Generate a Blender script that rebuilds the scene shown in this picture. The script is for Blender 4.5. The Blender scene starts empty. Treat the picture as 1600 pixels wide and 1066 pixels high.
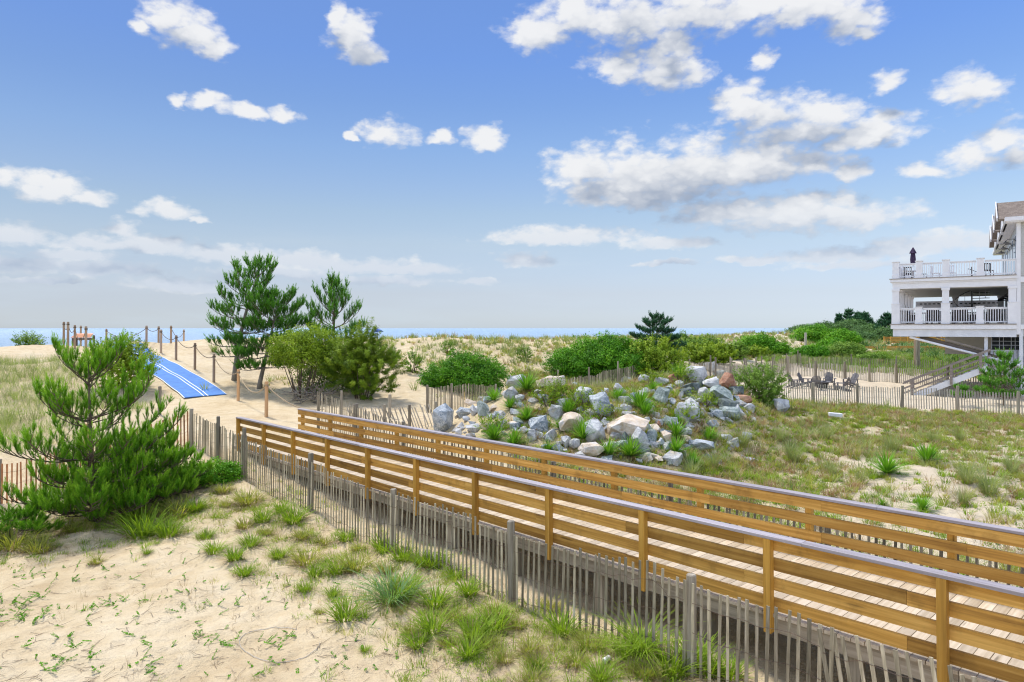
import bpy, bmesh, math, random
import numpy as np
from mathutils import Vector, Matrix, Euler
C = bpy.context.scene.collection
R = math.radians
F = 1067.0; H = 3.38; CX = 800.0; HY = 513.0      # focal length in photo pixels, camera height, horizon

# ------------------------------------------------------------------ camera
cd = bpy.data.cameras.new('camera'); cam = bpy.data.objects.new('camera', cd); C.objects.link(cam)
cam.location = (0, 0, H); cam.rotation_euler = (R(90), 0, 0)
cd.sensor_width = 36; cd.lens = 36*F/1600; cd.shift_y = -20/1600
cd.clip_start = 0.1; cd.clip_end = 60000
bpy.context.scene.camera = cam

# ------------------------------------------------------------------ node helpers
def nn(nt, t, **kw):
    n = nt.nodes.new(t)
    for k, v in kw.items(): setattr(n, k, v)
    return n
def setin(nt, n, i, v):
    if isinstance(v, bpy.types.NodeSocket): nt.links.new(v, n.inputs[i])
    elif v is not None: n.inputs[i].default_value = v
def math_(nt, op, a, b=None, c=None, clamp=False):
    n = nn(nt, 'ShaderNodeMath', operation=op, use_clamp=clamp)
    setin(nt, n, 0, a); setin(nt, n, 1, b); setin(nt, n, 2, c); return n.outputs[0]
def vmath(nt, op, a, b=None, c=None):
    n = nn(nt, 'ShaderNodeVectorMath', operation=op)
    setin(nt, n, 0, a); setin(nt, n, 1, b); setin(nt, n, 2, c)
    return n.outputs['Value'] if op in ('LENGTH', 'DOT_PRODUCT') else n.outputs[0]
def mixc(nt, f, a, b, bt='MIX'):
    n = nn(nt, 'ShaderNodeMix', data_type='RGBA', blend_type=bt)
    setin(nt, n, 0, f); setin(nt, n, 6, a); setin(nt, n, 7, b); return n.outputs[2]
def c4(c): return (c[0], c[1], c[2], 1)
def noise(nt, vec, scale, detail=4, rough=.5, dim='3D'):
    n = nn(nt, 'ShaderNodeTexNoise', noise_dimensions=dim)
    setin(nt, n, 'Vector', vec)
    n.inputs['Scale'].default_value = scale; n.inputs['Detail'].default_value = detail
    n.inputs['Roughness'].default_value = rough
    return n
def ramp(nt, f, stops):
    n = nn(nt, 'ShaderNodeValToRGB'); nt.links.new(f, n.inputs[0]); e = n.color_ramp.elements
    while len(e) < len(stops): e.new(.5)
    for q, (p, c) in zip(e, stops): q.position = p; q.color = c4(c) if len(c) == 3 else c
    return n.outputs[0]
def smooth(nt, v, lo, hi):
    n = nn(nt, 'ShaderNodeMapRange', interpolation_type='SMOOTHSTEP')
    nt.links.new(v, n.inputs[0]); n.inputs[1].default_value = lo; n.inputs[2].default_value = hi
    return n.outputs[0]

# ------------------------------------------------------------------ world: Nishita sky with clouds fixed by azimuth and elevation
SUN_EL, SUN_AZ = 60, 318        # azimuth clockwise from the way the camera looks (+Y): behind and to the left
CLOUDS = """262 22 38 28;300 48 42 30;330 70 28 20;225 42 20 16
520 25 18 24;550 48 36 34;562 80 28 18
285 160 15 10;335 160 32 13;385 172 45 14;445 178 26 13
605 208 42 21;546 215 12 6;757 213 31 20;690 216 20 12
840 48 50 32;905 22 62 32;985 22 75 42;1080 12 95 36;1180 8 105 26;1270 8 95 32;1332 30 46 30;1352 50 26 16
975 100 54 28;1035 100 62 34;1095 112 30 20;1045 65 30 30;1195 92 22 15;1380 128 27 17;1520 136 44 32
1150 163 40 30;1205 175 62 32;1282 176 62 28;1268 202 92 26;1350 206 70 26;1372 180 30 14
1560 212 42 25;1525 238 62 27;1452 262 40 15;1592 236 34 30
918 262 56 34;1000 268 112 48;1092 262 125 52;1182 252 118 42;1272 255 66 26;1330 265 28 18;1035 296 140 30;960 290 80 26
1125 330 90 26;1230 333 135 32;1330 336 95 26
880 367 125 16;1050 380 72 12;820 405 48 14;1050 412 50 5
15 272 30 22;72 290 62 24;132 305 42 17;258 325 38 16;303 340 22 6;190 357 27 15;28 365 50 21
150 380 72 14;240 385 88 18;350 394 98 18;470 405 70 16;570 415 92 16;650 420 80 12;740 440 34 8
50 412 80 14;160 422 100 17;300 445 90 13;110 398 90 9;430 428 110 11;600 440 90 9;60 440 60 7
1450 382 105 20;1300 396 105 13;1535 375 60 17;1350 411 95 9;1180 403 60 7"""
def build_world():
    w = bpy.data.worlds.new('World'); bpy.context.scene.world = w; w.use_nodes = True
    nt = w.node_tree; nt.nodes.clear()
    w.cycles.sampling_method = 'MANUAL'; w.cycles.sample_map_resolution = 512
    # cloud density as a group of (azimuth, elevation)
    g = bpy.data.node_groups.new('cloud_field', 'ShaderNodeTree')
    g.interface.new_socket('P', in_out='INPUT', socket_type='NodeSocketVector')
    g.interface.new_socket('D', in_out='OUTPUT', socket_type='NodeSocketFloat')
    gi = nn(g, 'NodeGroupInput'); go = nn(g, 'NodeGroupOutput')
    sp = nn(g, 'ShaderNodeSeparateXYZ'); g.links.new(gi.outputs[0], sp.inputs[0])
    def rep(s):
        c = nn(g, 'ShaderNodeCombineXYZ')
        for i in range(3): g.links.new(s, c.inputs[i])
        return c.outputs[0]
    A, E = rep(sp.outputs[0]), rep(sp.outputs[1])
    L = []
    for line in CLOUDS.replace('\n', ';').split(';'):
        px, py, rx, ry = map(float, line.split())
        x, z = (px-CX)/F, (HY-py)/F; n = math.sqrt(x*x+1+z*z)
        az, el = math.atan2(x, 1), math.asin(z/n)
        # local pixel -> angle scales
        ka = 1/(rx/F/(1+x*x)); ke = 1/(ry/F/math.sqrt(1+x*x))
        L.append((az, el-.22/ke, ka*.80, ke*.74))
    # the sky goes on outside the picture, with extra clouds added for fill light
    rnd = random.Random(5)
    for k in range(34):
        az = rnd.choice([-1, 1])*rnd.uniform(1.25, 3.1); el = rnd.uniform(.12, 1.2)
        for q in range(2):
            L.append((az+rnd.uniform(-.15, .15), el+rnd.uniform(-.05, .05), 1/(rnd.uniform(.14, .26)*(1+el)), 1/rnd.uniform(.06, .12)))
    while len(L) % 3: L.append(L[-1])
    run = None
    for i in range(0, len(L), 3):
        t = L[i:i+3]
        a = vmath(g, 'MULTIPLY_ADD', A, tuple(q[2] for q in t), tuple(-q[0]*q[2] for q in t))
        e = vmath(g, 'MULTIPLY_ADD', E, tuple(q[3] for q in t), tuple(-q[1]*q[3] for q in t))
        e = vmath(g, 'MAXIMUM', e, vmath(g, 'MULTIPLY', e, (-1.55, -1.55, -1.55)))      # flatter underneath
        d = vmath(g, 'MULTIPLY_ADD', a, a, vmath(g, 'MULTIPLY', e, e))
        run = d if run is None else vmath(g, 'MINIMUM', run, d)
    s2 = nn(g, 'ShaderNodeSeparateXYZ'); g.links.new(run, s2.inputs[0])
    m = math_(g, 'MINIMUM', math_(g, 'MINIMUM', s2.outputs[0], s2.outputs[1]), s2.outputs[2])
    d = math_(g, 'SUBTRACT', 1.0, math_(g, 'SQRT', m))          # 1 in the middle, 0 on the outline
    g.links.new(d, go.inputs[0])
    tc = nn(nt, 'ShaderNodeTexCoord'); s = nn(nt, 'ShaderNodeSeparateXYZ'); nt.links.new(tc.outputs['Generated'], s.inputs[0])
    az = math_(nt, 'ARCTAN2', s.outputs[0], s.outputs[1]); el = math_(nt, 'ARCSINE', s.outputs[2])
    cb = nn(nt, 'ShaderNodeCombineXYZ'); nt.links.new(az, cb.inputs[0]); nt.links.new(el, cb.inputs[1])
    P = cb.outputs[0]
    Pn = vmath(nt, 'MULTIPLY', P, (1, 1.7, 1))
    wn = noise(nt, Pn, 13, 4, .5)
    warp = vmath(nt, 'MULTIPLY', vmath(nt, 'SUBTRACT', wn.outputs[1], (.5, .5, .5)), (.070, .024, 0))
    wn2 = noise(nt, Pn, 60, 3, .55)
    warp2 = vmath(nt, 'MULTIPLY', vmath(nt, 'SUBTRACT', wn2.outputs[1], (.5, .5, .5)), (.016, .011, 0))
    PW = vmath(nt, 'ADD', vmath(nt, 'ADD', P, warp), warp2)
    g1 = nn(nt, 'ShaderNodeGroup', node_tree=g); nt.links.new(PW, g1.inputs[0])
    g2 = nn(nt, 'ShaderNodeGroup', node_tree=g); nt.links.new(vmath(nt, 'ADD', PW, (-.008, .034, 0)), g2.inputs[0])
    # rounded puffs: inverted cells at two sizes
    def puff(sc, vec):
        v = nn(nt, 'ShaderNodeTexVoronoi', feature='SMOOTH_F1'); nt.links.new(vec, v.inputs['Vector']); v.inputs['Scale'].default_value = sc; v.inputs['Smoothness'].default_value = .35
        return math_(nt, 'SUBTRACT', .45, v.outputs['Distance'])
    Pw2 = vmath(nt, 'ADD', Pn, vmath(nt, 'SCALE', warp2, None))
    nt.links.new(math_(nt, 'ADD', 1.0, .6), [n for n in nt.nodes if n.bl_idname == 'ShaderNodeVectorMath' and n.operation == 'SCALE'][-1].inputs['Scale'])
    fn = math_(nt, 'SUBTRACT', noise(nt, Pn, 45, 5, .6).outputs[0], .5)
    pf = math_(nt, 'ADD', math_(nt, 'MULTIPLY', puff(26, Pw2), .7), math_(nt, 'MULTIPLY', puff(66, Pw2), .45))
    fb = math_(nt, 'ADD', math_(nt, 'MULTIPLY', fn, .9), math_(nt, 'MULTIPLY', pf, .8))
    dd = math_(nt, 'ADD', g1.outputs[0], fb)
    alpha = smooth(nt, dd, -.14, .60)
    # thin veil low over the sea
    veil = noise(nt, vmath(nt, 'MULTIPLY', P, (1, 6, 1)), 5, 5, .55).outputs[0]
    lowm = math_(nt, 'MULTIPLY', smooth(nt, el, .17, .05), smooth(nt, veil, .42, .75))
    shade = math_(nt, 'SUBTRACT', g2.outputs[0], g1.outputs[0])      # thicker above than here: the shaded base
    shade = math_(nt, 'ADD', shade, math_(nt, 'MULTIPLY', pf, -.75))
    sh = smooth(nt, math_(nt, 'MULTIPLY_ADD', g1.outputs[0], .75, shade), -.25, 1.15)
    sky = nn(nt, 'ShaderNodeTexSky', sky_type='NISHITA'); sky.sun_disc = False
    sky.sun_elevation = R(SUN_EL); sky.sun_rotation = R(SUN_AZ)
    sky.altitude = 0; sky.air_density = 1.0; sky.dust_density = .3; sky.ozone_density = 2.0
    tr = ramp(nt, math_(nt, 'MULTIPLY', s.outputs[2], 2.0, clamp=True), [(p*2, tuple(q/2 for q in c)) for p, c in
        [(0, (.78, .97, 1.48)), (.03, (.82, .88, 1.22)), (.05, (.90, .88, 1.10)), (.12, (1.15, 1.04, 1.04)), (.165, (1.15, 1.08, 1.06)), (.2, (1.10, 1.08, 1.13)), (.25, (1.0, 1.07, 1.2)), (.31, (.87, 1.0, 1.23)), (.365, (.80, .97, 1.30))]])
    sa = R(SUN_AZ); dt = vmath(nt, 'DOT_PRODUCT', tc.outputs['Generated'], (math.sin(sa), math.cos(sa), 0))
    sf = math_(nt, 'MULTIPLY_ADD', math_(nt, 'MAXIMUM', dt, 0.0), -1.1, 2.4)          # sky colour dimmed by hand toward the sun to even its brightness
    skyc = mixc(nt, 1.0, sky.outputs[0], vmath(nt, 'SCALE', tr, None), 'MULTIPLY')
    nt.links.new(sf, [n for n in nt.nodes if n.bl_idname == 'ShaderNodeVectorMath' and n.operation == 'SCALE'][-1].inputs['Scale'])
    skyc = mixc(nt, math_(nt, 'MULTIPLY', lowm, .35), skyc, (*[c*1.05 for c in HAZE_C], 1))
    cloud = mixc(nt, sh, (*CL_LIT, 1), (*CL_SH, 1))
    back = math_(nt, 'MULTIPLY_ADD', smooth(nt, s.outputs[1], .2, -.5), 3.0, 1.0)     # unseen clouds behind the camera, colour brightened as added fill light
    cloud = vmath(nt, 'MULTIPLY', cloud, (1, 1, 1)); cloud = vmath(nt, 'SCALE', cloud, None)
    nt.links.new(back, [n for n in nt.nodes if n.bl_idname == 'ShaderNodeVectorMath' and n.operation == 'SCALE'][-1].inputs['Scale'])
    far = smooth(nt, el, .20, .02)
    cloud = mixc(nt, math_(nt, 'MULTIPLY', math_(nt, 'MULTIPLY', far, .5), smooth(nt, g1.outputs[0], .05, .5)), cloud, (*[c*1.5 for c in CL_SH], 1))
    cloud = mixc(nt, math_(nt, 'MULTIPLY', far, .2), cloud, (*HAZE_C, 1))
    al = math_(nt, 'MULTIPLY', alpha, math_(nt, 'MULTIPLY_ADD', far, -.25, .96))
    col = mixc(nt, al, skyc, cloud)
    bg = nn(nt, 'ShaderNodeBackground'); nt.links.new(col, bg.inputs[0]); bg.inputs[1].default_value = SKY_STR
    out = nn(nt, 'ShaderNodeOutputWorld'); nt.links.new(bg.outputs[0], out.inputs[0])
SKY_STR = .117
SKY_TINT = (1.02, 1.22, 1.62)
K = 1/.13
HAZE_C = tuple(c*K for c in (.60, .70, .80))
CL_LIT = tuple(c*K for c in (.90, .905, .915)); CL_SH = tuple(c*K for c in (.30, .37, .50))
build_world()
sd = bpy.data.lights.new('sun', 'SUN'); sun = bpy.data.objects.new('sun', sd); C.objects.link(sun)
sd.energy = 4.1; sd.angle = R(9.0); sd.color = (1, .95, .87)
_a = R(SUN_AZ); _e = R(SUN_EL)
sun.rotation_euler = Vector((math.sin(_a)*math.cos(_e), math.cos(_a)*math.cos(_e), math.sin(_e))).to_track_quat('Z', 'Y').to_euler()
vs = bpy.context.scene.view_settings
vs.view_transform = 'Standard'; vs.look = 'None'; vs.gamma = 1; vs.exposure = 0.152; vs.use_curve_mapping = False
cy = bpy.context.scene.cycles
cy.pixel_filter_type = 'BLACKMAN_HARRIS'; cy.filter_width = 1.15
cy.max_bounces = 5; cy.diffuse_bounces = 3; cy.glossy_bounces = 2; cy.transmission_bounces = 4; cy.transparent_max_bounces = 6

# ------------------------------------------------------------------ terrain
def hash2(ix, iy, seed):
    n = (ix.astype(np.int64)*374761393 + iy.astype(np.int64)*668265263 + seed*974634777) & 0xffffffff
    n = ((n ^ (n >> 13))*1274126177) & 0xffffffff
    return ((n ^ (n >> 16)) & 0xffff)/65535.0
def vnoise(x, y, seed=0):
    x = np.asarray(x, float); y = np.asarray(y, float)
    ix = np.floor(x); iy = np.floor(y); fx = x-ix; fy = y-iy
    fx = fx*fx*(3-2*fx); fy = fy*fy*(3-2*fy)
    a = hash2(ix, iy, seed); b = hash2(ix+1, iy, seed); c = hash2(ix, iy+1, seed); d = hash2(ix+1, iy+1, seed)
    return (a*(1-fx)+b*fx)*(1-fy)+(c*(1-fx)+d*fx)*fy
def fbm(x, y, seed=0, octs=4):
    s = 0; a = .5; t = 0
    for o in range(octs):
        s = s+a*vnoise(x*2**o+o*17.3, y*2**o-o*9.1, seed+o); t += a; a *= .5
    return s/t
CT = []
def gp(px, py, z):            # photo pixel seen at ground height z
    Y = (H-z)*F/(py-HY); CT.append(((px-CX)/F*Y, Y, z))
def wp(X, Y, z): CT.append((X, Y, z))
for a in [(0, 1066, -.95), (250, 1060, -.95), (450, 1066, -.9), (700, 1066, -.75), (900, 1060, -.62), (1080, 1030, -.55),
          (0, 920, -1.0), (200, 920, -1.0), (400, 920, -.92), (560, 930, -.8), (0, 840, -1.05), (150, 815, -.95), (260, 800, -.85), (340, 770, -.6),
          (381, 748, -.50), (483, 793, -.56), (613, 856, -.66), (801, 938, -.66), (420, 840, -.78), (600, 900, -.70),
          (300, 702, -.26), (340, 720, -.38), (200, 745, -.9), (100, 770, -1.3), (0, 790, -1.5), (60, 715, -.9), (0, 700, -.8), (180, 700, -.5),
          (0, 640, -.1), (100, 640, -.05), (200, 640, -.02), (0, 590, .9), (80, 570, 1.2), (0, 560, 1.6), (60, 542, 2.1),
          (300, 665, -.16), (400, 640, -.12), (440, 630, -.1), (350, 640, -.03), (416, 652, -.12), 
          (340, 560, 1.5), (300, 548, 1.95), (335, 531, 2.55), (366, 591, .6), (455, 625, .0), (520, 612, .2), (480, 560, 1.1),
          (600, 640, -.15), (640, 620, .05), (600, 575, 1.0), (700, 575, .85), (800, 560, 1.1), (870, 570, .7), (725, 615, -.2), (760, 610, -.25), (930, 600, -.1), (1010, 575, .3), (1040, 560, .7),
          (1110, 560, .4), (1180, 555, .3), (1130, 585, -.5), (1240, 560, .1), (1180, 600, -.7), (1300, 605, -.84), (1400, 600, -.84), (1260, 585, -.8),
          (1300, 640, -.82), (1400, 650, -.82), (1550, 650, -.86), (1600, 700, -.84), (1450, 740, -.82), (1600, 780, -.84), (1250, 700, -.78), (1200, 760, -.8), (1400, 790, -.84), (1350, 575, -.6), (1450, 575, -.6), (1570, 590, -.85),
          # the rock mound
          (690, 680, -.45), (740, 685, -.2), (830, 705, -.42), (900, 728, -.55), (980, 738, -.68), (1060, 735, -.7), (1120, 705, -.7), (1170, 660, -.65), (1235, 645, -.78),
          (720, 650, .15), (770, 630, .62), (820, 615, 1.05), (870, 610, 1.15), (920, 620, .95), (990, 600, 1.05), (1040, 590, 1.2), (1100, 592, 1.25), (1150, 610, .75),
          (850, 655, .35), (930, 655, .4), (1000, 655, .45), (1060, 660, .15), (1090, 640, .45), (890, 690, -.15), (990, 695, -.15)]:
    gp(*a)
# behind the mound, under and along the boardwalk (u along the walk away from the camera)
BD = np.array([-.680, .733]); BN = np.array([-.733, -.680]); BO = np.array([4.365, 6.87])
def bw(x, y):                  # boardwalk coordinates -> world XY (y to the left of the walk)
    p = BO+BD*x+BN*y; return float(p[0]), float(p[1])
for x, z in [(-7, -.95), (-3, -.95), (1, -.95), (5, -.92), (9, -.82), (12, -.7), (15, -.52), (17.5, -.32), (19.5, -.2), (22, -.12)]:
    for y in (.0, -1.1, -2.3, -3.4):
        if y > -3 or x < 18: wp(*bw(x, y), z)
for x, z in [(-7, -.85), (-3, -.8), (0, -.62)]: wp(*bw(x, 1.2), z); wp(*bw(x, 3), z-.1)
for s_, z in [(-4, -.13), (-1.5, -.07), (0, .02), (2.6, .5), (5.9, 1.02), (9.8, 1.43), (12.8, 1.75), (17.6, 2.0), (23, 1.9)]:
    for l in (-3.2, -1.3, 1.3, 2.2): wp(-14.7-.675*s_+.738*l, 32.8+.738*s_+.675*l, z+(.03*(l+1)))
for p in [(-2.5, 31.5, -.3), (2, 31.5, -.3), (5.5, 34, -.35), (9, 35, -.4), (12, 36, -.6), (-4.5, 28, -.3),
          (-12, 2, -1), (0, 1, -1), (-25, 10, -1.3), (12, 6, -.9), (25, 15, -.9), (40, 20, -.9), (60, 35, -.9), (45, 45, -.85), (60, 60, -.8), (30, 60, -.7),
          (-30, 25, -.6), (-45, 20, -.5), (-5, -20, -1), (40, -10, -1), (-40, -10, -1), (80, 50, -.8), (100, 90, -.5)]:
    wp(*p)
# dune crest, parallel to the shore: v seaward, u along the shore
def uv(u, v): return .733*u-.680*v, .680*u+.733*v
for u in range(-60, 231, 12):
    hc = 2.35+.18*math.sin(u*.21)+.12*math.sin(u*.57+1)
    if u > 90: hc = 2.55
    x, y = uv(u, 50); wp(x, y, hc)
    x, y = uv(u, 58); wp(x, y, 1.6)
    x, y = uv(u, 70); wp(x, y, -1.0)
    x, y = uv(u, 84); wp(x, y, -2.6)
    x, y = uv(u, 105); wp(x, y, -4.5)
    if u > 75:
        x, y = uv(u, 36); wp(x, y, 1.0)
        x, y = uv(u, 22); wp(x, y, .0)
        x, y = uv(u, 8); wp(x, y, -.6)
    if u < -20:
        x, y = uv(u, 42); wp(x, y, 2.0)
        x, y = uv(u, 30); wp(x, y, .7)
CTa = np.array(CT); 
_RC = 1.6
def _phi(r2): return np.sqrt(r2+_RC*_RC)
_D = ((CTa[:, None, :2]-CTa[None, :, :2])**2).sum(-1)
_n = len(CTa)
_M = np.zeros((_n+1, _n+1)); _M[:_n, :_n] = _phi(_D)+np.eye(_n)*-.06; _M[:_n, _n] = 1; _M[_n, :_n] = 1
_W = np.linalg.solve(_M, np.append(CTa[:, 2], 0))
def base_h(X, Y):
    X = np.atleast_1d(np.asarray(X, float)); Y = np.atleast_1d(np.asarray(Y, float)); out = np.empty(X.size)
    xf, yf = X.ravel(), Y.ravel()
    for i in range(0, xf.size, 40000):
        r2 = (xf[i:i+40000, None]-CTa[None, :, 0])**2+(yf[i:i+40000, None]-CTa[None, :, 1])**2
        out[i:i+40000] = _phi(r2) @ _W[:_n]+_W[_n]
    return out.reshape(X.shape)
def mat_mask(X, Y):            # where people walk and where the blue mat lies the sand is flatter
    d = np.abs((X+14.7)*.738+(Y-32.8)*.675)
    return np.clip((d-1.3)/1.2, 0, 1)
def H_(X, Y):
    X = np.atleast_1d(np.asarray(X, float)); Y = np.atleast_1d(np.asarray(Y, float))
    z = base_h(X, Y)
    v = -.680*X+.733*Y; far = np.clip((np.hypot(X, Y)-90)/140, 0, 1)
    vv = np.clip(v, -60, 160)
    prof = np.interp(v, [-60, 0, 22, 40, 50, 58, 70, 84, 120, 400], [-.9, -.9, -.2, 1.7, 2.5, 1.7, -1, -2.6, -5, -9])
    z = z*(1-far)+prof*far
    k = mat_mask(X, Y)
    rough = (fbm(X*.33, Y*.33, 3)-.5)*.30+(fbm(X*1.3, Y*1.3, 8, 3)-.5)*.17
    z = z+rough*(.25+.75*k)*np.clip((v+30)/10, .4, 1)
    z = z+(fbm(X*4.2, Y*4.2, 21, 3)-.5)*.05*k+(np.abs(fbm(X*9+3*fbm(X*1.5, Y*1.5, 7, 2), Y*5, 31, 2)-.5))*.03*k
    return z
def h1(x, y): return float(H_(x, y)[0])
_YS = np.exp(np.linspace(math.log(3.0), math.log(400), 1500))
def G(px, py):                 # the point of the ground seen at a photo pixel
    X = (px-CX)/F*_YS; zr = H-(py-HY)/F*_YS
    h = H_(X, _YS); k = np.nonzero(zr < h)[0]
    i = k[0] if len(k) else len(_YS)-1
    return Vector((X[i], _YS[i], h[i]))
def GC(px, Y):                 # ground point at a photo column and a distance
    x = (px-CX)/F*Y; return Vector((x, Y, h1(x, Y)))

# ------------------------------------------------------------------ mesh helpers
class MB:
    def __init__(s): s.v = []; s.f = []; s.t = []
    def add(s, vs, fs, tint=0.5):
        b = len(s.v); s.v += [tuple(p) for p in vs]; s.f += [tuple(i+b for i in f) for f in fs]; s.t += [tint]*len(fs)
    BF = [(0, 3, 2, 1), (4, 5, 6, 7), (0, 1, 5, 4), (1, 2, 6, 5), (2, 3, 7, 6), (3, 0, 4, 7)]
    def box(s, x0, x1, y0, y1, z0, z1, tint=.5):
        s.add([(x0, y0, z0), (x1, y0, z0), (x1, y1, z0), (x0, y1, z0), (x0, y0, z1), (x1, y0, z1), (x1, y1, z1), (x0, y1, z1)], s.BF, tint)
    def bar(s, p0, p1, w, h, up=(0, 0, 1), tint=.5):       # rectangular bar from p0 to p1, w across, h along up
        p0, p1 = Vector(p0), Vector(p1); d = (p1-p0).normalized(); a = d.cross(Vector(up))
        if a.length < 1e-4: a = d.cross(Vector((1, 0, 0)))
        a.normalize(); u = a.cross(d).normalized(); a = a*w/2; u = u*h/2
        s.add([p0-a-u, p0+a-u, p0+a+u, p0-a+u, p1-a-u, p1+a-u, p1+a+u, p1-a+u], s.BF, tint)
    def tube(s, pts, rad, n=8, tint=.5, cap=True):
        pts = [Vector(p) for p in pts]; rad = rad if isinstance(rad, (list, tuple)) else [rad]*len(pts)
        vs = []; fs = []; prev = None
        for i, p in enumerate(pts):
            d = (pts[min(i+1, len(pts)-1)]-pts[max(i-1, 0)]).normalized()
            a = d.cross(Vector((0, 0, 1))) if prev is None else prev-d*prev.dot(d)
            if a.length < 1e-4: a = d.cross(Vector((1, 0, 0)))
            a.normalize(); prev = a; b = d.cross(a)
            for k in range(n):
                t = 2*math.pi*k/n; vs.append(p+(a*math.cos(t)+b*math.sin(t))*rad[i])
        for i in range(len(pts)-1):
            for k in range(n):
                j = (k+1) % n; fs.append((i*n+k, i*n+j, (i+1)*n+j, (i+1)*n+k))
        if cap: fs.append(tuple(range(n-1, -1, -1))); fs.append(tuple((len(pts)-1)*n+k for k in range(n)))
        s.add(vs, fs, tint)
    def build(s, name, mat, parent=None, loc=(0, 0, 0), smooth=False):
        me = bpy.data.meshes.new(name); me.from_pydata(s.v, [], s.f)
        at = me.attributes.new('tint', 'FLOAT', 'FACE'); at.data.foreach_set('value', s.t)
        me.materials.append(mat)
        if smooth: me.polygons.foreach_set('use_smooth', [True]*len(s.f))
        o = bpy.data.objects.new(name, me); C.objects.link(o); o.parent = parent; o.location = loc
        return o
def np_mesh(name, V, Fc, mat, parent=None, tint=None, smooth=False, loc=(0, 0, 0), per=3):
    """V (n,3), Fc (m,per) -> object, built fast."""
    me = bpy.data.meshes.new(name); n = len(V); m = len(Fc)
    me.vertices.add(n); me.vertices.foreach_set('co', np.ascontiguousarray(V, dtype=np.float32).ravel())
    me.loops.add(m*per); me.loops.foreach_set('vertex_index', np.ascontiguousarray(Fc, dtype=np.int32).ravel())
    me.polygons.add(m); me.polygons.foreach_set('loop_start', np.arange(0, m*per, per, dtype=np.int32))
    if smooth: me.polygons.foreach_set('use_smooth', np.ones(m, dtype=bool))
    me.update(calc_edges=True)
    if tint is not None:
        at = me.attributes.new('tint', 'FLOAT', 'FACE'); at.data.foreach_set('value', np.ascontiguousarray(tint, dtype=np.float32))
    me.materials.append(mat)
    o = bpy.data.objects.new(name, me); C.objects.link(o); o.parent = parent; o.location = loc
    return o
def tag(o, label, cat, group=None, kind=None):
    if label: o['label'] = label
    if cat: o['category'] = cat
    if group: o['group'] = group
    if kind: o['kind'] = kind
    return o
def structure(o): o['kind'] = 'structure'; return o
def empty(name, label, cat, loc=(0, 0, 0), rz=0, group=None):
    o = bpy.data.objects.new(name, None); C.objects.link(o); o.location = loc; o.rotation_euler = (0, 0, rz); o.empty_display_size = .1
    return tag(o, label, cat, group)
def copy_tree(o, parent=None):
    c = o.copy(); C.objects.link(c); c.parent = parent
    for ch in list(o.children): copy_tree(ch, c)
    return c

# ------------------------------------------------------------------ materials
def new_mat(name):
    m = bpy.data.materials.new(name); m.use_nodes = True; nt = m.node_tree
    p = nt.nodes['Principled BSDF']; return m, nt, p
def tintn(nt): return nn(nt, 'ShaderNodeAttribute', attribute_name='tint').outputs['Fac']
def orand(nt): return nn(nt, 'ShaderNodeObjectInfo').outputs['Random']
def hexc(h):
    c = [int(h[i:i+2], 16)/255 for i in (0, 2, 4)]
    return tuple(x/12.92 if x <= .04045 else ((x+.055)/1.055)**2.4 for x in c)
def bump(nt, p, h, strength=.4, dist=.01):
    b = nn(nt, 'ShaderNodeBump'); b.inputs['Strength'].default_value = strength; b.inputs['Distance'].default_value = dist
    nt.links.new(h, b.inputs['Height']); nt.links.new(b.outputs[0], p.inputs['Normal'])
def plain(name, col, rough=.6, var=.12, scale=8, metallic=0, spec=.3):
    m, nt, p = new_mat(name); tc = nn(nt, 'ShaderNodeTexCoord').outputs['Object']
    n = noise(nt, tc, scale, 5).outputs[0]
    c = ramp(nt, n, [(.3, [x*(1-var) for x in col]), (.7, [min(1, x*(1+var)) for x in col])])
    nt.links.new(c, p.inputs['Base Color']); p.inputs['Roughness'].default_value = rough; p.inputs['Metallic'].default_value = metallic
    p.inputs['Specular IOR Level'].default_value = spec
    return m
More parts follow.
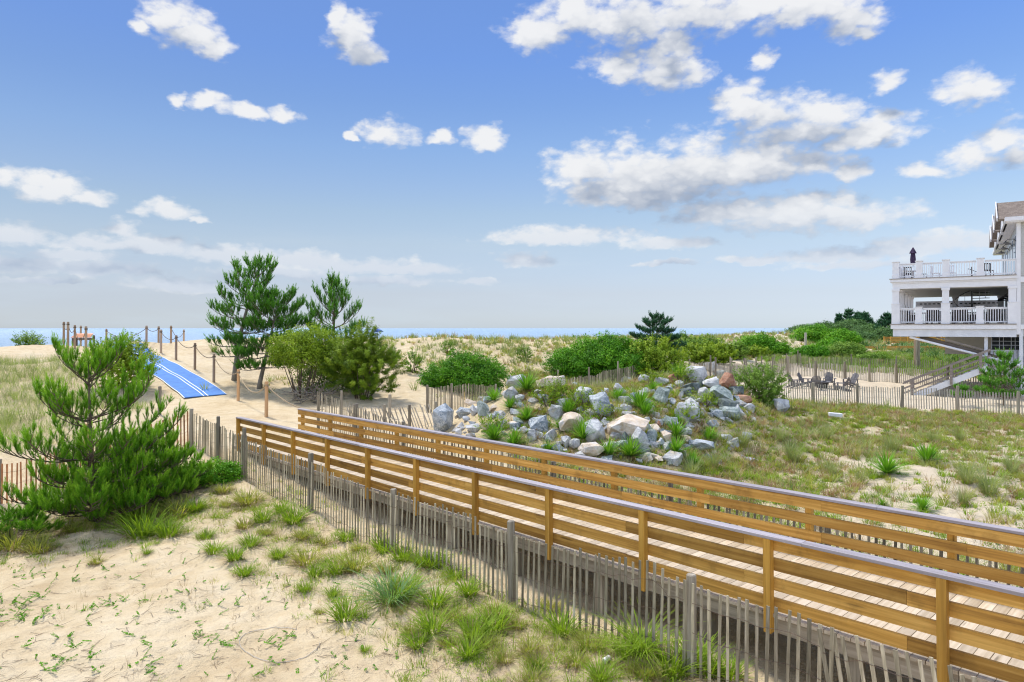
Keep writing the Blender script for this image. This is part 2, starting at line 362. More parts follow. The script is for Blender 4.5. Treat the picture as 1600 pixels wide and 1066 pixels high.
def wood(name, dark, mid, light, grain=(1.2, 22, 22), rough=.65, tintamt=.35, knots=True, bumpd=.002, dirt=.0, spec=.25):
    """plank wood; grain runs along object x by default"""
    m, nt, p = new_mat(name); tc = nn(nt, 'ShaderNodeTexCoord').outputs['Object']; t = tintn(nt)
    off = nn(nt, 'ShaderNodeCombineXYZ'); k = math_(nt, 'MULTIPLY', t, 37.0)
    for i in range(3): nt.links.new(k, off.inputs[i])
    v = vmath(nt, 'ADD', tc, off.outputs[0])
    g = noise(nt, vmath(nt, 'MULTIPLY', v, grain), 1.0, 6, .6); g.inputs['Distortion'].default_value = .6
    g2 = noise(nt, vmath(nt, 'MULTIPLY', v, tuple(x*.25 for x in grain)), 1.0, 3).outputs[0]
    f = math_(nt, 'ADD', math_(nt, 'MULTIPLY', g.outputs[0], .6), math_(nt, 'MULTIPLY', g2, .4))
    c = ramp(nt, f, [(.32, dark), (.5, mid), (.68, light)])
    sc = math_(nt, 'MULTIPLY_ADD', t, tintamt*2, 1-tintamt)
    cm = nn(nt, 'ShaderNodeCombineXYZ')
    for i in range(3): nt.links.new(sc, cm.inputs[i])
    c = mixc(nt, 1.0, c, cm.outputs[0], 'MULTIPLY')
    if knots:
        vo = nn(nt, 'ShaderNodeTexVoronoi'); nt.links.new(vmath(nt, 'MULTIPLY', v, tuple(x*(.9 if x < 5 else .28) for x in grain)), vo.inputs['Vector']); vo.inputs['Scale'].default_value = 1.0
        kn = math_(nt, 'SUBTRACT', 1.0, smooth(nt, vo.outputs['Distance'], .05, .14))
        c = mixc(nt, math_(nt, 'MULTIPLY', kn, .7), c, (*[x*.35 for x in dark], 1))
    if dirt:
        dn = noise(nt, vmath(nt, 'MULTIPLY', v, (2.5, 2.5, 2.5)), 1.0, 5, .65).outputs[0]
        c = mixc(nt, math_(nt, 'MULTIPLY', smooth(nt, dn, .5, .75), dirt), c, (*[x*.45 for x in dark], 1))
    nt.links.new(c, p.inputs['Base Color']); p.inputs['Roughness'].default_value = rough
    p.inputs['Specular IOR Level'].default_value = spec
    bump(nt, p, g.outputs[0], .5, bumpd)
    return m
def leafmat(name, dark, light, trans=.25, rough=.6, tipc=None):
    m, nt, p = new_mat(name); t = tintn(nt); r = orand(nt)
    geo = nn(nt, 'ShaderNodeTexCoord').outputs['Object']; n = noise(nt, geo, 1.3, 3).outputs[0]
    f = math_(nt, 'ADD', math_(nt, 'MULTIPLY', t, .6), math_(nt, 'MULTIPLY', n, .4))
    f = math_(nt, 'ADD', f, math_(nt, 'MULTIPLY_ADD', r, .16, -.08))
    st = [(.2, dark), (.75, light)]
    if tipc: st = [(.15, dark), (.6, light), (.9, tipc)]
    c = ramp(nt, f, st)
    nt.links.new(c, p.inputs['Base Color']); p.inputs['Roughness'].default_value = rough; p.inputs['Specular IOR Level'].default_value = .22
    tr = nn(nt, 'ShaderNodeBsdfTranslucent'); nt.links.new(mixc(nt, 1.0, c, (1.0, 1.0, .45, 1), 'MULTIPLY'), tr.inputs[0])
    mx = nn(nt, 'ShaderNodeMixShader'); mx.inputs[0].default_value = trans
    nt.links.new(p.outputs[0], mx.inputs[1]); nt.links.new(tr.outputs[0], mx.inputs[2])
    nt.links.new(mx.outputs[0], nt.nodes['Material Output'].inputs[0])
    return m
M = {}
M['cedar'] = wood('cedar_boards', (.25, .12, .026), (.48, .255, .052), (.68, .41, .11), grain=(.8, 26, 26), tintamt=.34, dirt=.45)
M['cedar_post'] = wood('cedar_posts', (.36, .18, .03), (.56, .30, .052), (.68, .40, .09), grain=(30, 30, 1.0), tintamt=.2)
M['cap'] = wood('grey_cap_rail', (.25, .215, .215), (.36, .325, .34), (.45, .415, .435), grain=(1.2, 30, 30), tintamt=.12, knots=False, rough=.5, spec=.4)
M['deck'] = wood('deck_planks', (.38, .30, .20), (.52, .43, .31), (.62, .53, .41), grain=(26, 1.0, 26), tintamt=.16)
M['grey_beam'] = wood('weathered_beam', (.18, .15, .11), (.31, .265, .20), (.42, .365, .29), grain=(1.0, 24, 24), tintamt=.2, knots=False)
M['grey_pile'] = wood('weathered_post', (.15, .13, .095), (.27, .235, .18), (.40, .36, .285), grain=(26, 26, 1.6), tintamt=.25, knots=False, bumpd=.006)
M['lath'] = wood('weathered_lath', (.19, .165, .11), (.36, .315, .22), (.56, .50, .38), grain=(40, 40, 4), tintamt=.5, knots=False, rough=.8, bumpd=.002)
M['lath_pale'] = wood('pale_lath', (.27, .235, .18), (.42, .38, .31), (.55, .51, .44), grain=(40, 40, 4), tintamt=.3, knots=False, rough=.8, bumpd=.002)
M['lath_red'] = wood('new_red_lath', (.26, .10, .04), (.40, .18, .08), (.50, .27, .14), grain=(40, 40, 4), tintamt=.35, knots=False, rough=.8, bumpd=.002)
M['pole'] = wood('pale_round_post', (.28, .18, .11), (.42, .29, .19), (.52, .39, .28), grain=(20, 20, 1.4), tintamt=.25, knots=False, bumpd=.004)
M['pole_new'] = wood('new_orange_post', (.42, .22, .09), (.56, .33, .16), (.64, .42, .24), grain=(20, 20, 1.4), tintamt=.2, knots=False, bumpd=.004)
M['wire'] = plain('rusty_wire', (.10, .06, .04), .6)
M['rope'] = plain('rope', (.40, .30, .19), .9, .3, 60)
M['rope_dark'] = plain('weathered_rope', (.16, .125, .085), .9, .3, 60)

# ------------------------------------------------------------------ ground cover map: how much grows where (photo pixel, amount)
COV = []
for px, py, a in [(0, 1040, .02), (200, 1000, .02), (400, 1000, .03), (550, 1050, .05), (100, 900, .02), (300, 880, .05), (450, 850, .40), (560, 900, .38),
        (650, 930, .6), (760, 960, .75), (880, 1000, .85), (1000, 1050, .95), (700, 1040, .45), (820, 1050, .8), (380, 800, .5), (300, 790, .4), (60, 850, .35), (150, 815, .6), (0, 840, .4),
        (200, 800, .7), (340, 740, .5), (430, 780, .3), (100, 770, .2), (0, 770, .1), (60, 730, .1), (180, 700, .5), (60, 690, .5), (30, 660, .75), (100, 640, .7), (40, 600, .75), (90, 590, .6),
        (10, 570, .6), (180, 640, .5), (230, 660, .3), (60, 548, .15), (130, 550, .2), (0, 545, .2), (280, 650, .0), (350, 650, .0), (440, 635, .05), (230, 600, .05), (320, 570, .02), (300, 550, .04), (340, 545, .05), (380, 600, .1),
        (460, 600, .2), (440, 650, .02), (520, 650, .2), (600, 640, .25), (640, 600, .22), (620, 560, .4), (700, 545, .6), (800, 545, .7), (780, 570, .65), (850, 545, .6), (850, 570, .5), (650, 640, .45),
        (700, 690, .5), (760, 690, .5), (760, 650, .55), (830, 650, .55), (900, 650, .75), (950, 640, .8), (850, 620, .8), (1000, 640, .8), (930, 610, .85), (1060, 640, .6), (1030, 610, .8), (900, 720, .7), (980, 720, .9), (1030, 730, .9), (1080, 740, .8),
        (1150, 700, .65), (1120, 660, .6), (1200, 680, .72), (1250, 660, .75), (1350, 650, .7), (1500, 655, .65), (1590, 650, .7), (1300, 690, .7), (1200, 740, .75), (1120, 760, .75), (1250, 770, .6), (1300, 750, .45),
        (1400, 690, .6), (1500, 690, .5), (1400, 740, .25), (1450, 760, .22), (1350, 770, .3), (1450, 720, .4), (1550, 740, .45), (1520, 780, .3), (1580, 780, .35), (1600, 700, .4), (1480, 820, .25), (1580, 800, .3),
        (1300, 600, .0), (1400, 605, .0), (1230, 590, .0), (1500, 605, .0), (1180, 575, .02), (1240, 555, .05), (1130, 565, .3), (1090, 550, .6), (1200, 548, .6), (1350, 568, .95), (1280, 565, .95), (1450, 568, .9),
        (1100, 535, .6), (1000, 535, .3), (1240, 530, .3)]:
    g = G(px, py); COV.append((g.x, g.y, a))
for x in range(-8, 22, 2):
    for y, a in [(.6, .12), (-.5, .0), (-1.1, .0), (-1.7, .0), (-2.7, .6), (-3.3, .75)]:
        X, Y = bw(x, y); COV.append((X, Y, a if x < 17 else .05))
for p in [(-6, 31, .3), (0, 33, .4), (6, 36, .3), (10, 38, .2), (60, 60, .5), (100, 100, .5), (40, 35, .3), (25, 8, .4), (60, 20, .4), (-20, 5, .1), (-30, 15, .3), (0, -10, .2), (-40, 40, .5)]: COV.append(p)
for u in range(-40, 231, 10):
    for v, a in [(46, .45), (52, .45), (60, .05), (75, 0), (36, .5)]:
        if v == 36 and u < 80: continue
        X, Y = uv(u, v)
        if u in (-10, 0): a = .05
        COV.append((X, Y, a))
COV = np.array(COV)
def cover(X, Y):
    X = np.atleast_1d(np.asarray(X, float)); Y = np.atleast_1d(np.asarray(Y, float)); xf, yf = X.ravel(), Y.ravel(); out = np.empty(xf.size)
    for i in range(0, xf.size, 40000):
        x = xf[i:i+40000, None]; y = yf[i:i+40000, None]
        s2 = .02+(.0014*(x*x+y*y))               # influence widens with distance, as the samples thin out
        d2 = (x-COV[None, :, 0])**2+(y-COV[None, :, 1])**2
        w = 1/(d2+s2*.25)**2
        out[i:i+40000] = (w*COV[None, :, 2]).sum(1)/w.sum(1)
    return out.reshape(X.shape)
_fa = np.array(G(1196, 624))[:2]; _fb = np.array(G(1591, 650))[:2]; _fd = (_fb-_fa)/np.linalg.norm(_fb-_fa); _fn = np.array([-_fd[1], _fd[0]])
_ba = np.array(G(1231, 587))[:2]; _bb = np.array(G(1600, 611))[:2]; _bd = (_bb-_ba)/np.linalg.norm(_bb-_ba); _bn = np.array([-_bd[1], _bd[0]])
def in_yard(X, Y):             # the bare sand between the front and back fences before the house
    a = (X-_fa[0])*_fn[0]+(Y-_fa[1])*_fn[1]; b = (X-_ba[0])*_bn[0]+(Y-_ba[1])*_bn[1]
    return (a > .05) & (b < -.1) & (X > 13.5)
def patch(X, Y):               # patchiness 0..1
    return fbm(X*.55, Y*.55, 40, 3)*.55+fbm(X*2.1, Y*2.1, 50, 3)*.45

# ------------------------------------------------------------------ ground sheet
def ground_mat():
    m, nt, p = new_mat('dune_sand'); tc = nn(nt, 'ShaderNodeTexCoord').outputs['Object']
    cov = nn(nt, 'ShaderNodeAttribute', attribute_name='litter').outputs['Fac']
    n1 = noise(nt, tc, .35, 5, .55).outputs[0]; n2 = noise(nt, tc, 2.6, 6, .62).outputs[0]; n3 = noise(nt, tc, 24, 4, .6).outputs[0]; n4 = noise(nt, tc, 160, 2, .6).outputs[0]
    f = math_(nt, 'ADD', math_(nt, 'MULTIPLY', n1, .5), math_(nt, 'MULTIPLY', n2, .5))
    sand = ramp(nt, f, [(.34, (.52, .395, .235)), (.48, (.63, .505, .32)), (.62, (.70, .585, .40))])
    # grey-white sand on the flat behind, warm on the path
    sp = nn(nt, 'ShaderNodeSeparateXYZ'); nt.links.new(tc, sp.inputs[0])
    gx = smooth(nt, sp.outputs[0], 4, 11)
    sand = mixc(nt, math_(nt, 'MULTIPLY', gx, .5), sand, (.60, .54, .45, 1))
    sand = mixc(nt, math_(nt, 'MULTIPLY', smooth(nt, n4, .52, .72), .5), sand, (.33, .26, .18, 1))
    # dead grass and roots on the sand where things grow
    v = vmath(nt, 'MULTIPLY', tc, (1, 1, 1)); a = noise(nt, v, 9, 5, .7); 
    lit = math_(nt, 'ADD', cov, math_(nt, 'MULTIPLY_ADD', a.outputs[0], 1.5, -.95))
    lm = smooth(nt, lit, .1, .62)
    lc = ramp(nt, noise(nt, tc, 5, 4, .65).outputs[0], [(.3, (.34, .25, .15)), (.45, (.47, .37, .24)), (.55, (.40, .37, .15)), (.7, (.58, .47, .32))])
    col = mixc(nt, math_(nt, 'MULTIPLY', lm, .72), sand, lc)
    # scattered scraps
    vo = nn(nt, 'ShaderNodeTexVoronoi'); nt.links.new(vmath(nt, 'MULTIPLY', tc, (1, 2.2, 1)), vo.inputs['Vector']); vo.inputs['Scale'].default_value = 9
    sc = math_(nt, 'MULTIPLY', math_(nt, 'SUBTRACT', 1, smooth(nt, vo.outputs['Distance'], .05, .09)), smooth(nt, n2, .48, .62))
    col = mixc(nt, math_(nt, 'MULTIPLY', sc, .55), col, (.22, .14, .08, 1))
    nt.links.new(col, p.inputs['Base Color']); p.inputs['Roughness'].default_value = .95; p.inputs['Specular IOR Level'].default_value = .1
    hsum = math_(nt, 'ADD', math_(nt, 'MULTIPLY', n3, .5), math_(nt, 'MULTIPLY', n4, .12))
    hsum = math_(nt, 'ADD', hsum, math_(nt, 'MULTIPLY', n2, 1.6))
    bump(nt, p, hsum, .95, .07)
    return m
M['sand'] = ground_mat()
def make_ground():
    th = np.concatenate([np.radians(np.arange(-178, -50, 4.0)), np.radians(np.linspace(-50, 50, 640)), np.radians(np.arange(54, 181, 4.0))])
    # ring around the camera: angle measured from +Y
    r = np.concatenate([[.4, 1.2, 2.2, 3.2], np.exp(np.linspace(math.log(4.2), math.log(60), 620)), np.exp(np.linspace(math.log(61), math.log(260), 150)), np.exp(np.linspace(math.log(280), math.log(9000), 24))])
    T, Rr = np.meshgrid(th, r); X = Rr*np.sin(T); Y = Rr*np.cos(T)
    Z = H_(X, Y)
    V = np.stack([X, Y, Z], -1).reshape(-1, 3); nr, nc = X.shape
    i = np.arange(nr-1)[:, None]*nc+np.arange(nc-1)[None, :]
    Fq = np.stack([i, i+1, i+nc+1, i+nc], -1).reshape(-1, 4)
    j = np.arange(nr-1)*nc; last = np.stack([j+nc-1, j, j+nc, j+nc+nc-1], -1)
    Fq = np.concatenate([Fq, last])
    Fq = Fq[:, ::-1]
    o = np_mesh('ground', V, Fq, M['sand'], smooth=True, per=4)
    cov = cover(X, Y)
    vv = -.680*X+.733*Y
    cov = np.clip(cov, 0, 1)*np.clip((64-vv)/10, 0, 1)*(~in_yard(X, Y))
    a = o.data.attributes.new('litter', 'FLOAT', 'POINT'); a.data.foreach_set('value', cov.astype(np.float32).ravel())
    structure(o)
    # hub under the camera
    return o
make_ground()
# ------------------------------------------------------------------ sea
def make_sea():
    m, nt, p = new_mat('sea_water'); tc = nn(nt, 'ShaderNodeTexCoord').outputs['Object']
    n = noise(nt, vmath(nt, 'MULTIPLY', tc, (.03, .10, 1)), 1, 6, .65).outputs[0]
    c = ramp(nt, n, [(.35, (.27, .40, .54)), (.65, (.38, .51, .62))])
    nt.links.new(c, p.inputs['Base Color']); p.inputs['Roughness'].default_value = .32; p.inputs['IOR'].default_value = 1.33
    nb = noise(nt, vmath(nt, 'MULTIPLY', tc, (.25, .8, 1)), 1, 8, .7).outputs[0]
    bump(nt, p, nb, 1.0, 1.5)
    mb = MB()
    u0, u1, v0, v1 = -40000, 40000, 76, 45000
    o = mb.v
    mb.add([(u0, v0, 0), (u1, v0, 0), (u1, v1, 0), (u0, v1, 0)], [(0, 1, 2, 3)])
    ob = mb.build('sea', m); ob.location = (0, 0, -2.1); ob.rotation_euler = (0, 0, math.atan2(.680, .733)); structure(ob)
make_sea()

# ------------------------------------------------------------------ boardwalk
rnd = random.Random(11)
def make_boardwalk():
    t = empty('boardwalk', 'long cedar boardwalk with plank deck and board railings capped in grey', 'boardwalk')
    t.location = (BO[0], BO[1], 0); t.rotation_euler = (0, math.atan(.0095), math.atan2(BD[1], BD[0]))
    x0, x1, x2, W = -7.4, 18.25, 19.1, -2.2
    d = MB(); x = x0
    while x < x2:
        y0 = .075 if x < x1 else -.0
        d.box(x, x+.138, W-.05, y0+rnd.uniform(-.004, .012), -.038, rnd.uniform(-.0015, .0015), rnd.random()); x += .1455
    d.build('deck_planks', M['deck'], t)
    for y in (.02, -1.1, W+.02):
        b = MB(); xx = x0
        while xx < x2-.2:
            b.box(xx+.002, min(xx+3.64, x2)-.002, y-.02, y+.02, -.225, -.04, rnd.random()); xx += 3.64
        b.build('joist', M['grey_beam'], t)
    for k in range(-4, 11):
        x = k*1.82
        p = MB(); p.box(x-.045, x+.045, .043, .133, -.22, .892, rnd.random()); p.build('railing_post', M['cedar_post'], t)
    for k in range(-4, 11):
        x = .527+k*1.84
        p = MB(); p.box(x-.045, x+.045, W-.133, W-.043, -.22, .892, rnd.random()); p.build('railing_post', M['cedar_post'], t)
    # four boards a side, each two bays long, joints staggered
    for side, (ya, yb, xe) in enumerate(((.002, .040, x1), (W-.040, W-.002, x2))):
        for r_ in range(4):
            z1 = .889-.236*r_; z0 = z1-.148
            xx = x0+(1.82 if r_ % 2 else 0)-1.82+.46
            while xx < xe:
                a, b_ = max(xx, x0), min(xx+3.64, xe)
                if b_-a > .1:
                    q = MB(); dz = rnd.uniform(-.004, .004); n = 6
                    dy = rnd.uniform(-.003, .003)
                    q.box(a+.0015, b_-.0015, ya, yb, z0+dz, z1+dz, rnd.random()); q.build('railing_board', M['cedar'], t)
                xx += 3.64
        yc = (.062, W-.062)[side]
        xx = x0-1.0
        while xx < xe:
            a, b_ = max(xx, x0), min(xx+4.9, xe)
            if b_-a > .1:
                q = MB(); q.box(a+.001, b_-.001, yc-.072, yc+.078, .894, .933, rnd.random())
                o = q.build('cap_rail', M['cap'], t); 
                bv = o.modifiers.new('bevel', 'BEVEL'); bv.width = .005; bv.segments = 2
            xx += 4.9
    # end boards: the first railing post at the beach end closes each side
    for k in range(-3, 10, 1):
        x = k*1.82+.9
        for y in (-.09, W+.12):
            q = MB(); X, Y = bw(x, y); q.box(x-.07, x+.07, y-.07, y+.07, h1(X, Y)-.3, -.045, rnd.random())
            if h1(X, Y) < -.33: q.build('piling', M['grey_pile'], t)
    return t
make_boardwalk()

# ------------------------------------------------------------------ sand fences: posts, wired lath panels
def fence(name, label, pts, h=1.15, step=3.0, gap=.085, lw=.038, mat='lath', pmat='grey_pile', post_h=1.2, post_r=.055, lean=0, jit=.03, group=None,
          sag=0, wires=True, pn=8, post_xtra=None, hprof=None, square=False, cover_gap=None, kind='snow fence', seed=1, lathn=1, ends=(True, True), zoff=0):
    """pts: ground points in world XY that carry a post; the lath follows the ground between them"""
    rn = random.Random(seed)
    P = [Vector((p[0], p[1])) for p in pts]
    path = []
    for a, b in zip(P, P[1:]):
        n = max(1, round((b-a).length/step))
        for i in range(n): path.append(a.lerp(b, i/n))
    path.append(P[-1])
    base = path[0]; t = empty(name, label, kind, (base.x, base.y, h1(base.x, base.y)), 0, group)
    L = Vector(t.location)
    def gnd(x, y): return h1(x, y)+zoff
    for i, q in enumerate(path):
        if (i == 0 and not ends[0]) or (i == len(path)-1 and not ends[1]): continue
        z = gnd(q.x, q.y); m = MB(); ph = post_h+rn.uniform(-.06, .08)
        lx, ly = rn.uniform(-.03, .03), rn.uniform(-.03, .03)
        lo = Vector((q.x, q.y, z-.4))-L; hi = Vector((q.x+lx, q.y+ly, z+ph))-L
        r = post_r*rn.uniform(.9, 1.1)
        if square: m.bar(lo, hi, r*1.8, r*1.8, up=(1, 0, 0), tint=rn.random())
        else: m.tube([lo, lo.lerp(hi, .5), hi-Vector((0, 0, .012)), hi], [r*1.05, r, r*.95, r*.8], pn, rn.random())
        m.build('post', M[pmat], t, smooth=False)
    for i in range(len(path)-1):
        a, b = path[i], path[i+1]; ln = (b-a).length; n = max(2, int(ln/gap)); d = (b-a)/ln; nrm = Vector((-d.y, d.x))
        xs = [a.x+(b.x-a.x)*(k+.5)/n for k in range(n)]; ys = [a.y+(b.y-a.y)*(k+.5)/n for k in range(n)]
        zs = H_(np.array(xs), np.array(ys))+zoff
        m = MB(); bl = rn.uniform(-.05, .05); lat = rn.uniform(-.05, .05)
        tops = []
        for k in range(n):
            s = (k+.5)/n; off = nrm*(math.sin(s*math.pi)*lat+post_r+.012)
            le = d*((lean(i+s) if callable(lean) else lean)+bl*.5*math.sin(s*6)+rn.gauss(0, jit*.7))*h
            le2 = nrm*(rn.gauss(0, jit*.5))*h
            hh = h*(1+rn.uniform(-.025, .025))*(hprof(i+s) if hprof else 1)
            z0 = zs[k]-.06-sag*math.sin(s*math.pi)+rn.uniform(-.03, .03)
            p0 = Vector((xs[k]+off.x, ys[k]+off.y, z0))-L; p1 = p0+Vector((le.x+le2.x, le.y+le2.y, hh))
            m.bar(p0, p1, .011, lw*rn.uniform(.8, 1.1), up=(d.x, d.y, 0), tint=rn.random())
            tops.append((p0, p1))
        o = m.build('picket_panel', M[mat], t)
        if wires:
            w = MB()
            for fz in (.18, .5, .8):
                pp = [q0.lerp(q1, fz)+Vector((nrm.x, nrm.y, 0))*.012 for q0, q1 in tops]
                w.tube(pp, .0028, 4, .5)
            w.build('wire', M['wire'], o)
    return t
def pts_px(L): return [tuple(G(*p))[:2] for p in L]
f1 = [bw(-7, .9), bw(-4.2, .9)]+[tuple(GC(px, Y))[:2] for px, Y in [(1080, 7.95), (801, 10.19), (613, 12.6), (484, 15.0), (381, 17.6)]]
fence('sand_fence', 'weathered grey lath fence leaning along the near side of the boardwalk', f1, h=1.13, step=4, gap=.108, lw=.038, post_h=1.2, post_r=.06, lean=lambda k: .17 if k < 2.5 else -.02, jit=.02, seed=3)
def P2(px, py): g = G(px, py); return (g.x, g.y)
fence('sand_fence', 'reddish brown lath fence running behind the big foreground pine', [P2(298, 702), P2(235, 722), P2(170, 742), P2(90, 765), P2(0, 787), (-17.5, 17.0), (-23, 15.5)],
      h=1.16, step=3.2, gap=.105, lw=.042, mat='lath_red', post_h=1.18, seed=5, jit=.012, ends=(True, False))
fence('sand_fence', 'short grey lath fence sagging between the boardwalk corner post and the red fence', [P2(298, 702), P2(340, 724), tuple(GC(381, 17.6))[:2]],
      h=1.12, step=9, gap=.088, lw=.04, post_h=1.25, seed=6, jit=.03, sag=.06, ends=(False, False))
fence('sand_fence', 'weathered lath fence along the far side of the boardwalk next to the rock mound', [bw(x, -3.3+.1*math.sin(x)) for x in (-6.5, -3.5, -.5, 2.5, 5.5, 8.5, 11.5, 14.5, 17.4, 19.7)],
      h=1.28, step=9, gap=.115, lw=.042, mat='lath', post_h=1.3, seed=7, jit=.03, hprof=lambda k: 1+max(0, k-8)*.2)
fence('sand_fence', 'low pale broken lath fence slumped in grass left of the tall blue boulder', [P2(553, 668), P2(600, 668), P2(640, 670), P2(682, 664)],
      h=.85, step=2.4, gap=.12, lw=.045, mat='lath_pale', post_h=.9, seed=8, lean=-.38, jit=.12)
fence('sand_fence', 'dark grey lath fence in front of the round green bush behind the rocks', [tuple(GC(*q))[:2] for q in ((668, 29.5), (705, 31), (775, 33.5))], h=1.15, step=2.6, gap=.10, lw=.045, seed=9, jit=.01)
fence('sand_fence', 'grey lath fence running past the pine thicket to the sandy beach path', [tuple(GC(*q))[:2] for q in ((872, 37), (920, 39), (965, 42), (1040, 47), (1141, 54), (1190, 59), (1247, 67))],
      h=1.2, step=3.2, gap=.13, lw=.06, seed=10, jit=.015, post_h=1.6)
fence('sand_fence', 'lath fence on the yard side of the sandy beach path', [tuple(GC(*q))[:2] for q in ((1118, 49), (1143, 51), (1182, 55), (1231, 60))],
      h=1.2, step=3.0, gap=.13, lw=.055, mat='lath_pale', seed=12, jit=.012, post_h=1.7, post_r=.08)
fence('sand_fence', 'lath fence along the back of the sandy yard behind the chairs', [P2(1231, 587), P2(1320, 592), P2(1400, 598), P2(1480, 604), P2(1600, 611)],
      h=1.2, step=2.9, gap=.14, lw=.075, mat='lath_pale', seed=13, jit=.012, post_h=1.4, post_r=.09, ends=(False, True))
fence('sand_fence', 'farthest lath fence with green ground cover in front below the wooden decks', [P2(1250, 574), P2(1330, 576), P2(1400, 579), P2(1500, 583), P2(1590, 588)],
      h=1.15, step=4.5, gap=.16, lw=.06, seed=14, jit=.01, post_h=1.4, post_r=.06)
fence('sand_fence', 'pale lath fence along the front of the sandy yard before the chairs and stairs', [P2(1196, 624), P2(1270, 630), P2(1340, 634), P2(1410, 638), P2(1496, 643), P2(1591, 650), (29.5, 30.3), (36, 26)],
      h=1.12, step=9, gap=.115, lw=.052, mat='lath_pale', seed=15, jit=.008, post_h=1.2, post_r=.075, lean=-.03)
# thin line of posts on the far dune crest
def crest_posts():
    t = None
    for i in range(26):
        u = 78+i*4.0; X, Y = uv(u, 51+1.2*math.sin(i*1.3)); z = h1(X, Y)
        if t is None: t = empty('post_line', 'faint line of small posts strung along the far dune crest before the sea', 'fence', (X, Y, z)); L = Vector(t.location)
        m = MB(); m.tube([Vector((X, Y, z-.2))-L, Vector((X+.02, Y, z+rnd.uniform(.4, .7)))-L], .05, 5, rnd.random()); m.build('post', M['grey_pile'], t)
crest_posts()

# ------------------------------------------------------------------ rope barrier posts beside the beach path
def rope_post(px, top, Y=None, bot=None, label='', mat='pole', group='rope barrier posts beside the beach path'):
    g = G(px, bot) if bot else GC(px, Y)
    zt = H-(top-HY)/F*g.y; h = max(.7, zt-g.z)
    t = empty('rope_post', label, 'post', tuple(g), 0, group)
    m = MB(); r = .07; m.tube([(0, 0, -.5), (0.01, 0, h*.5), (.015, 0, h-.03), (.015, 0, h)], [r, r*.96, r*.93, r*.75], 12, rnd.random()); m.build('pole', M[mat], t, smooth=False)
    c = MB(); n = 12
    for zz in (h-.17, h-.135):
        pts = [((r+.006)*math.cos(a*2*math.pi/n)+.015, (r+.006)*math.sin(a*2*math.pi/n), zz) for a in range(n+1)]
        c.tube(pts, .016, 5, .5, cap=False)
    c.build('rope_binding', M['rope' if mat == 'pole_new' else 'rope_dark'], t)
    return Vector((g.x+.015, g.y, g.z+h-.15))
RP = {}
for k, top, Y, bot, lab, mt in [
    ('a', 596, None, 652, 'fresh orange rope post nearest the boardwalk end', 'pole_new'), ('b', 577, None, 627, 'fresh orange rope post just right of the blue mat corner', 'pole_new'),
    ('c', 553, None, 598, 'weathered rope post with a dead grass clump right behind its top', 'pole'), ('d', 536, None, 578, 'brown rope post halfway up the right side of the blue mat', 'pole'),
    ('e', 524, None, 563, 'brown rope post two thirds up the blue mat', 'pole'), ('f', 515, None, 552, 'pale rope post on the crest with a taller post close behind its left shoulder', 'pole'),
    ('g', 509, None, 544, 'rope post standing alone on the sand crest left of the close pair', 'pole'), ('h', 510, 47, None, 'tall dark rope post just left behind the pale crest post', 'pole'),
    ('i', 509, 48, None, 'slim rope post against the sea between the crest posts', 'pole'), ('j', 515, 55, None, 'most distant small rope post right of the crest by the dune shoulder', 'pole'),
    ('k', 510, 38, None, 'thick rope post in front of the orange topped bench', 'pole'), ('l', 508, 45, None, 'rope post at the left end of the orange topped bench', 'pole'),
    ('m', 503, 41, None, 'tall pale rope post second from the left on the crest', 'pole'), ('n', 503, 44, None, 'leftmost tall rope post on the crest', 'pole'),
    ('o', 509, 54, None, 'thin rope post standing behind the orange topped bench', 'pole'), ('p', 514, 50, None, 'rope post on the crest right of the orange topped bench behind the pine top', 'pole')]:
    px = dict(a=416, b=372, c=334, d=304.4, e=275, f=251.4, g=228.6, h=247.6, i=267, j=287, k=134, l=116.6, m=106, n=99.4, o=126, p=166)[k]
    RP[k] = rope_post(px, top, Y, bot, lab, mt)
def rope(ks, label, sag=.22, mat='rope', extra=None):
    P = [RP[k] for k in ks]+([extra] if extra else [])
    m = MB(); L = P[0].copy()
    for a, b in zip(P, P[1:]):
        ln = (b-a).length; pts = []
        for i in range(15):
            s = i/14; pts.append(a.lerp(b, s)-Vector((0, 0, sag*ln/3.3*4*s*(1-s)))-L)
        m.tube(pts, .019, 6, .5)
    o = m.build('rope', M[mat], None, loc=L, smooth=True); tag(o, label, 'rope', 'ropes strung between the path posts')
rope(['c', 'b', 'a'], 'new tan rope sagging between the two orange posts and toward the boardwalk', .30, 'rope', GC(506, 24.6)+Vector((0, 0, .75)))
rope(['f', 'e', 'd', 'c'], 'weathered rope climbing post to post up the right of the blue mat', .28, 'rope_dark')
rope(['p', 'g', 'h'], 'long rope hanging low across the beach opening against the sea', .20, 'rope_dark')
rope(['n', 'm', 'l', 'k'], 'rope looped along the left posts beside the orange topped bench', .30, 'rope_dark')
rope(['i', 'j'], 'short rope between the two small distant crest posts', .25, 'rope_dark')
def lone_post(px, bot, h, label, mat='grey_pile', r=.07, name='wooden_post', n=10, lean=.02):
    g = G(px, bot); m = MB(); m.tube([(0, 0, -.4), (lean*.5, 0, h*.5), (lean, 0, h-.02), (lean, 0, h)], [r, r*.97, r*.95, r*.7], n, rnd.random())
    o = m.build(name, M[mat], None, loc=g); tag(o, label, 'post')
lone_post(249, 648, 1.15, 'short weathered post in the sand below the left edge of the blue mat')
lone_post(608.5, 653, .95, 'dark weathered post standing in sand left of the round bush')
lone_post(533, 655, 1.15, 'thin dark post with a frayed rope end at the top of the leaning fence', r=.05)
lone_post(135, 722, 1.2, 'square orange post behind the pine trunk', 'pole_new', .11, n=4)
lone_post(1434, 576, 2.9, 'thicker dark round piling rising behind the far fence under the porch', 'grey_pile', .2, 'piling')
